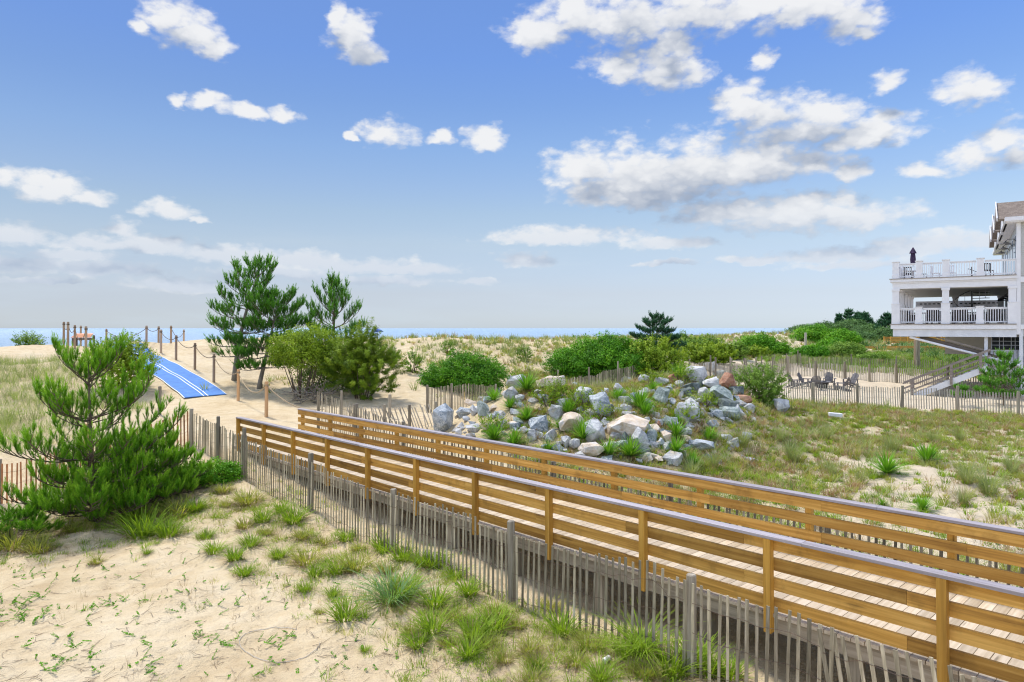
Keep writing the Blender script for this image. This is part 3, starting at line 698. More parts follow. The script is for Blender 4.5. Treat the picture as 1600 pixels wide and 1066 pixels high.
lone_post(1429.5, 575, 2.8, 'lighter slim piling close left of the thick dark one under the porch', 'pole', .12, 'piling')
lone_post(1258.5, 546, 2.0, 'lone pale post by the far end of the sandy beach path', 'lath_pale', .14)

# ------------------------------------------------------------------ blue access mat
def make_mat():
    m, nt, p = new_mat('blue_mat'); t = tintn(nt); tc = nn(nt, 'ShaderNodeTexCoord').outputs['Object']
    w = math_(nt, 'GREATER_THAN', t, .5); n = noise(nt, tc, 3, 5, .65).outputs[0]
    wv = noise(nt, tc, 90, 2).outputs[0]
    b = ramp(nt, n, [(.3, (.035, .15, .46)), (.7, (.065, .23, .56))])
    # sand dusted over it
    s = smooth(nt, noise(nt, tc, 1.7, 6, .7).outputs[0], .55, .85)
    c = mixc(nt, w, b, (.74, .77, .80, 1)); c = mixc(nt, math_(nt, 'MULTIPLY', s, .3), c, (.60, .48, .33, 1))
    nt.links.new(c, p.inputs['Base Color']); p.inputs['Roughness'].default_value = .75; bump(nt, p, wv, .4, .003)
    a = Vector((-14.7, 32.8)); d = Vector((-.675, .738)); n2 = Vector((d.y, -d.x))
    cols = [-1.0, -.955, -.12, -.07, .07, .12, .955, 1.0]
    white = [1, 0, 1, 0, 1, 0, 1]
    rows = 90; L = 17.0; V = []; Fc = []; T = []
    g0 = Vector((a.x, a.y, h1(a.x, a.y)))
    for i in range(rows+1):
        s = L*i/rows
        wob = .05*math.sin(s*.7)+.03*math.sin(s*1.9)
        for c_ in cols:
            q = a+d*(s+(.0 if i else .35*(c_+1)/2*0))+n2*(c_+wob)
            V.append((q.x, q.y))
    V = np.array(V); z = H_(V[:, 0], V[:, 1]).reshape(rows+1, len(cols))
    z = z*.5+z.mean(1, keepdims=True)*.5+.05
    V3 = np.concatenate([V, z.reshape(-1, 1)], 1)-np.array(g0)
    for i in range(rows):
        for j in range(len(cols)-1):
            q = i*len(cols)+j; Fc.append((q, q+1, q+1+len(cols), q+len(cols))); T.append(white[j])
    o = np_mesh('beach_mat', V3, np.array(Fc), m, tint=np.array(T, float), per=4, loc=g0)
    so = o.modifiers.new('thick', 'SOLIDIFY'); so.thickness = .02
    tag(o, 'blue roll-out beach access mat with white edge and centre lines climbing the dune', 'mat')
make_mat()

# ------------------------------------------------------------------ beach house
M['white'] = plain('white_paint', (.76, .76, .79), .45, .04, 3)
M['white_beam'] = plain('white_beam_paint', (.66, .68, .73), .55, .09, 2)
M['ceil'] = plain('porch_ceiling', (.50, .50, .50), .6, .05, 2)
M['grey_floor'] = plain('deck_floor', (.34, .30, .27), .7, .1, 5)
M['dark_wood'] = wood('dark_stair_wood', (.07, .055, .045), (.13, .105, .085), (.19, .16, .13), tintamt=.15, knots=False)
M['stair_grey'] = wood('grey_stair_wood', (.17, .14, .12), (.25, .215, .19), (.33, .29, .26), tintamt=.15, knots=False)
M['iron'] = plain('black_iron', (.03, .03, .032), .45, .1, 10)
M['blue_glass'] = plain('window_glass', (.05, .11, .17), .06, .2, .6, spec=.8)
M['dark_in'] = plain('dark_opening', (.03, .035, .04), .7, .3, 2)
M['cushion'] = plain('navy_cushion', (.035, .055, .11), .85, .15, 12)
M['wicker'] = plain('dark_wicker', (.075, .065, .06), .8, .4, 60)
def siding_mat():
    m, nt, p = new_mat('lap_siding'); tc = nn(nt, 'ShaderNodeTexCoord').outputs['Object']
    n = noise(nt, tc, 2, 4).outputs[0]; c = ramp(nt, n, [(.3, (.46, .46, .44)), (.7, (.53, .53, .51))])
    nt.links.new(c, p.inputs['Base Color']); p.inputs['Roughness'].default_value = .6; return m
M['siding'] = siding_mat()
def shingle_mat():
    m, nt, p = new_mat('roof_shingles'); tc = nn(nt, 'ShaderNodeTexCoord').outputs['Object']
    br = nn(nt, 'ShaderNodeTexBrick'); nt.links.new(vmath(nt, 'MULTIPLY', tc, (1, 1, 1)), br.inputs['Vector'])
    br.inputs['Color1'].default_value = (.16, .125, .10, 1); br.inputs['Color2'].default_value = (.24, .195, .16, 1); br.inputs['Mortar'].default_value = (.07, .06, .05, 1)
    br.inputs['Scale'].default_value = 5; br.inputs['Brick Width'].default_value = .8; br.inputs['Row Height'].default_value = .5
    nt.links.new(br.outputs[0], p.inputs['Base Color']); p.inputs['Roughness'].default_value = .9; return m
M['shingle'] = shingle_mat()
HX, HYY = 25.1, 45.0; HROT = math.atan2(-.553, .833)
def hl(x, y): return HX+.833*x+.553*y, HYY-.553*x+.833*y
def make_house():
    t = empty('beach_house', 'white two storey beach house on pilings with wraparound porch and roof deck', 'house', (HX, HYY, 0), HROT)
    def b(name, mat, *boxes, parent=t, tint=.5):
        m = MB()
        for q in boxes: m.box(*q, tint)
        return m.build(name, M[mat], parent)
    PX, PY = 6.56, 15.0
    # lower floor
    b('porch_floor', 'white', (-.12, PX, -.12, PY, 3.33, 3.60)); b('floor_boards', 'grey_floor', (-.17, PX, -.17, PY, 3.604, 3.66))
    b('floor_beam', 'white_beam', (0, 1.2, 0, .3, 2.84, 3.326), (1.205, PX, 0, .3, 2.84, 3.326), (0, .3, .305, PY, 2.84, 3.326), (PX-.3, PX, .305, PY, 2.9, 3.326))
    j = MB()
    for k in range(28): j.box(.31, PX-.31, .6+k*.5, .65+k*.5, 3.02, 3.325, rnd.random())
    j.build('floor_joists', M['white_beam'], t)
    # upper deck
    b('roof_deck', 'white', (-.02, PX, -.02, PY, 5.96, 6.30), (-.06, PX+.01, -.06, PY+.01, 6.303, 6.40), (-.16, PX+.02, -.16, PY+.02, 6.403, 6.58))
    b('deck_boards', 'grey_floor', (-.2, PX, -.2, PY, 6.584, 6.63))
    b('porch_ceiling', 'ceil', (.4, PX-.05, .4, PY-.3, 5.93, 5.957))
    cols = [(.16, .16), (2.93, .16), (6.36, .16)]+[(.16, y) for y in (4.9, 8.2, 11.5, 14.7)]+[(x, 14.7) for x in (3.3, 6.3)]
    for x, y in cols:
        m = MB(); m.box(x-.19, x+.19, y-.19, y+.19, 3.664, 5.955); m.box(x-.235, x+.235, y-.235, y+.235, 3.662, 4.95); m.box(x-.26, x+.26, y-.26, y+.26, 4.952, 5.0); m.box(x-.23, x+.23, y-.23, y+.23, 5.80, 5.952); m.build('porch_column', M['white'], t)
    def railing(p0, p1, z, top, parent=t):
        m = MB(); p0, p1 = Vector(p0), Vector(p1); d = p1-p0; L = d.length; d /= L
        m.bar((p0.x, p0.y, top-.03), (p1.x, p1.y, top-.03), .11, .055); m.bar((p0.x, p0.y, top-.10), (p1.x, p1.y, top-.10), .045, .07); m.bar((p0.x, p0.y, z+.12), (p1.x, p1.y, z+.12), .045, .07)
        n = max(2, int(L/.125))
        for k in range(n):
            q = p0+d*(L*(k+.5)/n); m.box(q.x-.02, q.x+.02, q.y-.02, q.y+.02, z+.14, top-.12)
        m.build('railing', M['white'], parent)
    def newel(x, y, z, top):
        m = MB(); m.box(x-.19, x+.19, y-.19, y+.19, z+.003, top); m.box(x-.225, x+.225, y-.225, y+.225, top+.001, top+.05); m.box(x-.22, x+.22, y-.22, y+.22, z+.002, z+.25); m.build('newel_post', M['white'], t)
    for x in (1.46, 4.73): newel(x, .16, 3.66, 4.72)
    for a, c_ in ((.4, 1.24), (1.68, 2.69), (3.17, 4.51), (4.95, 6.12)): railing((a, .16, 0), (c_, .16, 0), 3.66, 4.69)
    for a, c_ in ((.4, 4.66), (5.14, 7.96), (8.44, 11.26), (11.74, 14.46)): railing((.16, a, 0), (.16, c_, 0), 3.66, 4.69)
    railing((.4, 14.7, 0), (3.06, 14.7, 0), 3.66, 4.69); railing((3.54, 14.7, 0), (6.06, 14.7, 0), 3.66, 4.69)
    for x in (.16, 1.48, 2.95, 4.76): newel(x, .16, 6.63, 7.70)
    for a, c_ in ((.38, 1.26), (1.70, 2.73), (3.17, 4.54), (4.98, 6.58)): railing((a, .16, 0), (c_, .16, 0), 6.63, 7.62)
    for y in (3.9, 7.6, 11.2, 14.8): newel(.16, y, 6.63, 7.70)
    for a, c_ in ((.38, 3.68), (4.12, 7.38), (7.82, 10.98), (11.42, 14.58)): railing((.16, a, 0), (.16, c_, 0), 6.63, 7.62)
    railing((.38, 14.8, 0), (6.5, 14.8, 0), 6.63, 7.62)
    # walls: lapped siding as real boards
    w = MB(); z = 3.34
    w.box(6.77, 18, .12, 22, 2.95, 9.85)
    while z < 9.85:
        if not 6.15 < z < 6.55:
            w.add([(6.77, .119, z+.12), (18, .119, z+.12), (18, .085, z), (6.77, .085, z), (6.77, .119, z), (18, .119, z)], [(0, 1, 2, 3), (3, 2, 5, 4), (0, 3, 4), (1, 5, 2)], .5)
        z += .125
    w.build('wall', M['siding'], t)
    b('corner_board', 'white', (6.565, 6.765, .02, .30, 3.0, 9.79), (6.60, 6.75, .45, 22, 3.7, 3.95), (6.77, 18, .04, .08, 6.16, 6.5), (6.77, 18, .02, .08, 3.33, 3.60))
    # seaward wall with tall windows
    b('seaward_wall', 'siding', (6.62, 6.76, .31, 21.9, 3.96, 9.79))
    for z0, z1 in ((3.98, 5.75), (6.85, 9.2)):
        for k in range(6):
            y0 = .9+k*3.2
            fr = MB(); fr.box(6.57, 6.615, y0, y0+2.3, z0, z1); fo = fr.build('window', M['white'], t)
            g = MB(); 
            for q in range(3): g.box(6.545, 6.567, y0+.1+q*.72, y0+.72+q*.72, z0+.1, z1-.1)
            g.build('pane', M['blue_glass'], fo)
    for k, (y, z) in enumerate([(.75, 8.75), (4.0, 8.75), (7.2, 8.75), (1.2, 5.45), (4.4, 5.45), (7.6, 5.45)]):
        m = MB(); m.tube([(6.57, y, z), (6.45, y, z+.12), (6.15, y, z+.12), (6.05, y, z)], .018, 6); m.tube([(6.05, y, z+.02), (6.05, y, z-.03), (6.05, y, z-.12), (6.05, y, z-.15)], [.04, .05, .26, .29], 14); m.build('barn_lamp', M['iron'], t)
    # roof
    r = MB(); e = .62
    z0 = 9.85; zr = 11.3; xr = 12.5
    vs = [(6.6-e, -.45, z0), (18.5, -.45, z0), (18.5, 22.5, z0), (6.6-e, 22.5, z0), (xr-1.2, 5.0, zr), (xr+1, 5.0, zr), (xr+1, 17, zr), (xr-1.2, 17, zr)]
    r.add([(x, y, z+.26) for x, y, z in vs[:4]]+[(x, y, z+.26) for x, y, z in vs[4:]], [(0, 1, 5, 4), (1, 2, 6, 5), (2, 3, 7, 6), (3, 0, 4, 7), (4, 5, 6, 7)])
    ro = r.build('roof', M['shingle'], t)
    b('fascia', 'white', (6.6-e, 18.5, -.45, 22.5, 9.86, 10.105), (6.6-e+.05, 18.4, -.38, 22.4, 9.80, 9.857))
    # three gabled dormers over the sea side
    for k, y in enumerate((2.6, 8.6, 14.8)):
        g = MB(); hw = 2.3; zz = 10.1; zp = 11.45; x0 = 6.6-e-.35
        g.add([(x0, y-hw, zz), (x0, y+hw, zz), (x0, y, zp), (12, y-hw, zz), (12, y+hw, zz), (12, y, zp)], [(0, 2, 5, 3), (1, 4, 5, 2), (3, 5, 4)])
        d = g.build('dormer_roof', M['shingle'], t); so = d.modifiers.new('s', 'SOLIDIFY'); so.thickness = .14; so.offset = 1
        q = MB(); q.add([(x0+.3, y-hw+.25, zz-.3), (x0+.3, y+hw-.25, zz-.3), (x0+.3, y+hw-.25, zz+.04), (x0+.3, y, zp-.18), (x0+.3, y-hw+.25, zz+.04), (x0+.5, y-hw+.25, zz-.3), (x0+.5, y+hw-.25, zz-.3), (x0+.5, y+hw-.25, zz+.04), (x0+.5, y, zp-.18), (x0+.5, y-hw+.25, zz+.04)], [(0, 4, 3, 2, 1), (5, 6, 7, 8, 9), (0, 1, 6, 5), (1, 2, 7, 6), (2, 3, 8, 7), (3, 4, 9, 8), (4, 0, 5, 9)])
        q.bar((x0-.02, y-hw, zz-.02), (x0-.02, y, zp-.02), .05, .24, up=(0, 0, 1)); q.bar((x0-.02, y+hw, zz-.02), (x0-.02, y, zp-.02), .05, .24, up=(0, 0, 1))
        q.build('gable', M['white'], t)
    # spiral stair between porch and roof deck
    cx_, cy_ = 4.35, 5.2; m = MB(); m.tube([(cx_, cy_, 3.66), (cx_, cy_, 7.6)], .05, 10); m.build('stair_pole', M['iron'], t)
    n = 15; tr = MB(); ba = MB(); rail = []
    for k in range(n):
        a = 2.2+k*.42; z = 3.66+(k+1)*2.97/n; a2 = a+.42
        tr.add([(cx_, cy_, z-.04), (cx_+1.05*math.cos(a), cy_+1.05*math.sin(a), z-.04), (cx_+1.05*math.cos(a2), cy_+1.05*math.sin(a2), z-.04), (cx_, cy_, z), (cx_+1.05*math.cos(a), cy_+1.05*math.sin(a), z), (cx_+1.05*math.cos(a2), cy_+1.05*math.sin(a2), z)], [(0, 2, 1), (3, 4, 5), (0, 1, 4, 3), (1, 2, 5, 4), (2, 0, 3, 5)])
        p = (cx_+1.0*math.cos(a), cy_+1.0*math.sin(a)); ba.tube([(*p, z), (*p, z+.9)], .014, 5); rail.append((*p, z+.92))
    tr.build('spiral_treads', M['iron'], t); ba.build('spiral_balusters', M['white'], t); rl = MB(); rl.tube(rail, .024, 6); rl.build('spiral_handrail', M['iron'], t)
    # far screen of the porch
    b('screen_beam', 'white', (.5, 6.3, 15.2, 15.4, 5.0, 5.62))
    m = MB()
    for k in range(18): m.box(.8+k*.31, .98+k*.31, 15.16, 15.195, 5.36, 5.44)
    m.build('screen_vents', M['dark_in'], t)
    # under the house
    b('understory_wall', 'siding', (2.6, 6.4, 14.2, 14.4, 1.3, 2.83), (6.45, 6.6, 4, 14, .6, 2.83))
    sl = MB()
    for k in range(18): sl.box(6.7+k*.24, 6.88+k*.24, .10, .13, .62, 3.32)
    sl.box(6.7, 11, .135, .17, .9, 1.0); sl.box(6.7, 11, .135, .17, 2.9, 3.0); sl.build('slat_skirt', M['white_beam'], t)
    sc = MB()
    for k in range(9): sc.box(5.3+k*.17, 5.43+k*.17, 1.0, 1.03, 1.15, 2.02)
    sc.box(5.25, 6.85, .96, .997, 1.16, 1.22); sc.box(5.25, 6.85, .96, .997, 1.95, 2.01); sc.build('slat_screen', M['white_beam'], t)
    b('low_wall', 'white_beam', (5.2, 6.9, 1.0, 1.1, .45, 1.12))
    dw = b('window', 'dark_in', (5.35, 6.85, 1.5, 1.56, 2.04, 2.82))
    gb = MB()
    for x in (5.35, 5.75, 5.95, 6.35, 6.55, 6.82): gb.box(x, x+.035, 1.46, 1.497, 2.04, 2.82)
    for z in (2.3, 2.55): gb.box(5.35, 6.85, 1.44, 1.458, z, z+.03)
    gb.build('window_bars', M['white_beam'], dw)
    for x, y in [(5.05, .35), (7.0, .6), (10.5, .6), (14, .6), (7.0, 6), (7.0, 12), (7, 18), (11, 8), (11, 16)]:
        X, Y = hl(x, y); g = h1(X, Y)
        m = MB(); r_ = .09 if x < 6 else .2; m.box(x-r_, x+r_, y-r_, y+r_, (.75 if x < 6 else g-.3), 2.94 if x > 6 else 2.838); m.build('piling', M['white_beam'], t)
    # upper flight: under the porch, down to the right
    A0, A1 = Vector((.95, .15, 2.80)), Vector((6.75, .15, 1.12))
    m = MB(); m.tube([A0, A1], .075, 10); m.build('stair_edge_pipe', M['white'], t)
    m = MB()
    for yy in (.35, 1.35): m.bar(Vector((1.5, yy, 2.78)), Vector((5.6, yy, 1.55)), .05, .28)
    k = 0
    while k < 17:
        x = 1.6+k*.24; z = 2.80-(x-1.5)*.30; m.box(x-.02, x+.25, .38, 1.32, z-.03, z); k += 1
    m.build('upper_stair', M['dark_wood'], t)
    m = MB(); m.bar((2.4, .3, 2.82), (5.2, .3, 1.95), .05, .09); m.build('handrail', M['stair_grey'], t)
    # lower flight: down to the sand, to the left
    B0, B1 = Vector((5.15, 0, 1.0)), Vector((1.25, 0, -.95))
    m = MB()
    for yy in (-1.25, -.15): m.bar(B0+Vector((0, yy, 0)), B1+Vector((0, yy, 0)), .06, .34)
    m.build('stair_stringer', M['white_beam'], t)
    m = MB(); n = 11
    for k in range(n):
        q = B0.lerp(B1, (k+.5)/n); m.box(q.x-.16, q.x+.16, -1.22, -.18, q.z+.12, q.z+.16)
    m.build('stair_treads', M['stair_grey'], t)
    b('landing', 'stair_grey', (5.16, 6.6, -1.3, .3, 1.02, 1.12))
    for yy in (-1.32, -.08):
        for x in (4.75, 3.25, 1.15):
            q = B0.lerp(B1, (5.15-x)/3.9); m = MB(); m.box(x-.075, x+.075, yy-.06, yy+.06, q.z-(.15 if x > 2 else .3), q.z+1.08); m.build('stair_post', M['stair_grey'], t)
        for dz, w_ in ((1.08, .10), (.72, .06), (.42, .05)):
            m = MB(); m.bar(B0+Vector((.1, yy, dz)), B1+Vector((-.6, yy, dz-.28)), .05, w_); m.build('handrail', M['stair_grey'], t)
    return t
make_house()
# furniture on the porch and the roof deck
def arm_chair(x, y, z, rz, label, grp):
    X, Y = hl(x, y); t = empty('porch_armchair', label, 'armchair', (X, Y, z), HROT+rz, grp)
    f = MB(); f.box(-.36, .36, -.36, .36, .14, .36); f.box(-.40, -.30, -.38, .38, .05, .62); f.box(.30, .40, -.38, .38, .05, .62); f.box(-.36, .36, .28, .38, .3, .92)
    for a in (-.35, .35):
        for b in (-.33, .33): f.box(a-.03, a+.03, b-.03, b+.03, .0, .2)
    f.build('wicker_frame', M['wicker'], t); c = MB(); c.box(-.29, .29, -.35, .26, .365, .47); c.box(-.29, .29, .17, .275, .475, .88); o = c.build('cushion', M['cushion'], t)
    bv = o.modifiers.new('b', 'BEVEL'); bv.width = .03; bv.segments = 2
for i, (x, y, rz) in enumerate([(1.0, 2.4, 1.6), (2.2, 1.6, 3.1), (3.7, 1.5, 3.3), (4.6, 2.0, -1.5), (5.5, 1.4, 3.0), (2.4, 3.9, 0), (3.6, 8.0, .2)]):
    arm_chair(x, y, 3.66, rz, 'dark wicker armchair with navy cushions behind the lower porch railing', 'armchairs on the lower porch')
def patio(x, y):
    X, Y = hl(x, y)
    t = empty('patio_table', 'round white table under the folded umbrella on the roof deck', 'table', (X, Y, 6.63), HROT)
    m = MB(); m.tube([(0, 0, .69), (0, 0, .73)], .6, 24); m.build('table_top', M['white'], t)
    m = MB(); m.tube([(0, 0, 0), (0, 0, .68)], .05, 10); m.tube([(0, 0, 0), (0, 0, .04)], .28, 16); m.build('pedestal', M['white'], t)
    u = empty('patio_umbrella', 'folded dark purple umbrella standing above the roof deck railing', 'umbrella', (X, Y, 6.63+.735), HROT)
    m = MB(); m.tube([(0, 0, 0), (0, 0, 1.55)], .025, 8); m.build('pole', M['white'], u)
    c = MB(); n = 14; prof = [(.09, .40), (.13, .55), (.15, .8), (.13, 1.05), (.11, 1.2), (.20, 1.22), (.13, 1.4), (.06, 1.55), (.015, 1.64)]; vs = []; fs = []
    for i, (r_, z) in enumerate(prof):
        for k in range(n): q = r_*(1+(.22 if k % 2 else -.1)); vs.append((q*math.cos(k*2*math.pi/n), q*math.sin(k*2*math.pi/n), z))
    for i in range(len(prof)-1):
        for k in range(n): fs.append((i*n+k, i*n+(k+1) % n, (i+1)*n+(k+1) % n, (i+1)*n+k))
    fs.append(tuple(range(n-1, -1, -1))); fs.append(tuple(len(prof)*n-n+k for k in range(n)))
    c.add(vs, fs); c.build('canopy', plain('plum_canvas', (.055, .035, .075), .9, .2, 8), u)
patio(.95, 3.6)
def patio_chair(x, y, rz, label, mat='white'):
    X, Y = hl(x, y); t = empty('patio_chair', label, 'chair', (X, Y, 6.63), HROT+rz, 'chairs on the roof deck')
    m = MB(); m.box(-.24, .24, -.22, .24, .42, .46); m.build('seat', M[mat], t)
    m = MB()
    for k in range(5): m.box(-.22+k*.1, -.18+k*.1, .22, .25, .5, .9)
    m.box(-.24, .24, .215, .255, .88, .95); m.box(-.24, .24, .215, .255, .47, .53); m.build('backrest', M[mat], t)
    for a in (-.22, .22):
        for b_ in (-.2, .22): q = MB(); q.box(a-.02, a+.02, b_-.02, b_+.02, 0, .42 if b_ < 0 else .9); q.build('leg', M[mat], t)
for x, y, rz, l, mt in [(.7, 2.8, 3.1, 'dark chair left of the roof deck table', 'iron'), (1.5, 3.0, 2.2, 'dark chair in front of the roof deck table', 'iron'), (2.3, 2.6, 1.4, 'white chair beside the second roof deck newel', 'white'), (3.2, 3.0, 2.8, 'white chair in the middle of the roof deck', 'white'), (5.2, 2.0, .4, 'dark chair near the house end of the roof deck', 'iron')]:
    patio_chair(x, y, rz, l, mt)
# ------------------------------------------------------------------ fire pit seats in the sandy yard
M['adir'] = wood('grey_slat_chair', (.085, .08, .085), (.135, .13, .135), (.19, .185, .19), tintamt=.2, knots=False, grain=(20, 20, 3))
def adirondack(x, y, rz, label):
    t = empty('adirondack_chair', label, 'chair', (x, y, h1(x, y)), rz, 'slatted chairs round the fire pit')      # faces local -y
    m = MB()
    for k in range(6): a = k/5; m.box(-.27, .27, -.30+a*.5, -.22+a*.5, .36-a*.12, .38-a*.12, rnd.random())
    m.build('seat', M['adir'], t)
    m = MB()
    for k in range(7):
        xx = (k-3)*.082; hh = .98-abs(k-3)**2*.012
        m.bar((xx*.82, .16, .24), (xx*1.05, .50, hh), .074, .02, up=(0, 1, .4), tint=rnd.random())
    m.bar((-.28, .36, .62), (.28, .36, .62), .03, .07); m.build('backrest', M['adir'], t)
    for s in (-1, 1):
        m = MB(); m.box(s*.36-.07, s*.36+.07, -.40, .36, .55, .575, rnd.random()); m.build('armrest', M['adir'], t)
        m = MB(); m.box(s*.31-.02, s*.31+.02, -.34, -.25, 0, .549); m.build('leg', M['adir'], t)
        m = MB(); m.bar((s*.29, -.30, .33), (s*.29, .58, .03), .03, .10); m.box(s*.35-.02, s*.35+.02, .26, .33, .14, .549); m.build('leg', M['adir'], t)
cxp = GC(1285, 47.3)
for dx, dy, l in [(-1.85, -.2, 'grey slatted chair at the left end of the ring facing right'), (-1.2, 1.2, 'grey slatted chair at back left of the ring'), (-.45, -1.45, 'grey slatted chair with its back to the camera nearest the front fence'),
        (.5, 1.45, 'grey slatted chair at back centre of the ring facing the camera'), (1.25, -1.15, 'grey slatted chair at front right of the ring turned away'), (1.95, .6, 'grey slatted chair at the right end of the ring')]:
    adirondack(cxp.x+dx+.455*dy, cxp.y+dy, math.atan2(dx, -dy)*1+math.pi if False else math.atan2(dy, dx)-math.pi/2, l)
def firepit(x, y):
    t = empty('fire_pit_table', 'low dark fire pit table in the middle of the slatted chairs', 'fire pit', (x, y, h1(x, y)))
    m = MB(); m.tube([(0, 0, .40), (0, 0, .46)], .55, 20); m.build('table_top', M['adir'], t); m = MB(); m.tube([(0, 0, 0), (0, 0, .2), (0, 0, .395)], [.34, .38, .42], 20); m.build('base', M['iron'], t)
    m = MB(); m.tube([(0, 0, .462), (0, 0, .50)], [.24, .26], 18); m.build('burner_bowl', M['iron'], t)
firepit(cxp.x, cxp.y)
# ------------------------------------------------------------------ neighbouring boardwalks in the distance
def far_walk(a, b, z, label, n=12, roof=False):
    A, B = Vector(a), Vector(b); d = (B-A).normalized(); nrm = Vector((-d.y, d.x)); t = empty('far_boardwalk', label, 'boardwalk', (A.x, A.y, z), math.atan2(d.y, d.x)); L = (B-A).length
    m = MB(); m.box(0, L, 0, 2.2, -.25, 0); m.build('deck', M['grey_beam'], t)
    for y in (0.05, 2.15):
        r_ = MB()
        for k in range(4): r_.box(0, L, y-.02, y+.02, .15+k*.24, .31+k*.24, .5)
        r_.build('railing_boards', M['cedar'], t)
        p = MB(); k = 0
        while k*2.4 < L: p.box(k*2.4-.06, k*2.4+.06, y-.1, y-.025, -.2, 1.1, rnd.random()); k += 1
        p.build('railing_posts', M['cedar_post'], t)
    k = 0
    while k*3 < L:
        for y in (.2, 2.0):
            q = MB(); q.box(k*3-.1, k*3+.1, y-.1, y+.1, -2, -.252); q.build('piling', M['grey_pile'], t)
        k += 1
far_walk((43.5, 86), (72, 84), .05, 'distant weathered boardwalk crossing behind the far fence left of the house')
far_walk((56, 101), (84, 99), 1.05, 'more distant orange boardwalk above and behind the weathered one')
# ------------------------------------------------------------------ small things
def beach_umbrella():
    g = GC(590, 64); h = 3.30-g.z; t = empty('beach_umbrella', 'small blue beach umbrella beyond the dune crest right of the pines', 'umbrella', tuple(g))
    m = MB(); m.tube([(0, 0, -.3), (0, 0, h)], .02, 6); m.build('pole', M['white'], t)
    c = MB(); n = 16; vs = [(0, 0, h+.0)]; fs = []
    for i, (r_, z) in enumerate([(.25, -.04), (.42, -.14), (.56, -.28)]):
        for k in range(n): vs.append((r_*math.cos(k*2*math.pi/n), r_*math.sin(k*2*math.pi/n), h+z+(.02 if k % 2 and i == 2 else 0)))
    for k in range(n): fs.append((0, 1+k, 1+(k+1) % n))
    for i in range(2):
        for k in range(n): fs.append((1+i*n+k, 1+(i+1)*n+k, 1+(i+1)*n+(k+1) % n, 1+i*n+(k+1) % n))
    c.add(vs, fs); o = c.build('canopy', plain('blue_canvas', (.01, .06, .42), .7, .1, 5), t); so = o.modifiers.new('s', 'SOLIDIFY'); so.thickness = .01
beach_umbrella()
def orange_bench():
    g = GC(130.5, 48); z = 2.98-g.z; t = empty('beach_bench', 'orange topped low bench between rope posts on the left dune crest', 'bench', tuple(g), .1)
    m = MB()
    for k in range(4): m.bar((-.66+k*.01, -.3+k*.17, z-.22+k*.07), (.62-k*.03, -.3+k*.17, z-.22+k*.07), .15, .03, up=(0, -.35, 1), tint=rnd.random())
    m.build('sloped_top', wood('orange_boards', (.50, .20, .09), (.62, .28, .14), (.70, .36, .2), tintamt=.2), t)
    m = MB(); m.box(-.6, .6, -.2, .25, z-.42, z-.3); m.build('shelf', M['dark_wood'], t)
    for a in (-.58, .58):
        for b in (-.25, .25): m = MB(); m.box(a-.05, a+.05, b-.04, b+.04, -.3, z-.2+(.1 if b > 0 else -.08)); m.build('leg', M['dark_wood'], t)
orange_bench()
def can():
    g = G(948, 1036); t = empty('drink_can', 'crumpled white and red drink can lying in dry grass below the boardwalk fence', 'can', (g.x, g.y, g.z+.035), .9)
    m = MB(); m.tube([(-.065, 0, 0), (-.058, 0, .0), (-.02, 0, .003), (.03, 0, -.004), (.055, 0, 0), (.062, 0, 0)], [.024, .033, .031, .033, .033, .025], 16)
    mm, nt, p = new_mat('can_metal'); tc = nn(nt, 'ShaderNodeTexCoord').outputs['Object']; c = ramp(nt, noise(nt, tc, 22, 3).outputs[0], [(.45, (.75, .75, .76)), (.52, (.7, .7, .72)), (.56, (.45, .09, .07)), (.6, (.72, .72, .74))])
    nt.links.new(c, p.inputs['Base Color']); p.inputs['Roughness'].default_value = .35; p.inputs['Metallic'].default_value = .3
    m.build('can_body', mm, t, smooth=True); m = MB(); m.tube([(.0625, 0, 0), (.065, 0, 0)], [.024, .024], 14); m.build('lid', plain('aluminium', (.6, .6, .62), .3, .1, 5, .9), t)
can()
def block():
    g = G(1305, 654); m = MB(); m.box(-.30, .30, -.11, .11, 0, .17)
    o = m.build('foam_block', M['white'], None, loc=(g.x, g.y, g.z+.08)); o.rotation_euler = (.05, .08, -.2); bv = o.modifiers.new('b', 'BEVEL'); bv.width = .02; bv.segments = 2
    tag(o, 'small white block lying in the meadow before the yard fence', 'block')
block()
def cord():
    pts = []
    for k in range(46):
        a = 1.2+k*.115; r_ = .55+.02*k/46; g = G(437+62*math.cos(a)*(1+.2*math.sin(a)), 1010-27*math.sin(a)); pts.append(Vector((g.x, g.y, g.z+.006+.008*abs(math.sin(k*.5)))))
    L = pts[0].copy(); m = MB(); m.tube([p-L for p in pts], .0045, 5); o = m.build('loose_cord', plain('faded_cord', (.46, .42, .36), .8), None, loc=L); tag(o, 'thin faded cord lying in an open loop on the foreground sand', 'cord')
cord()
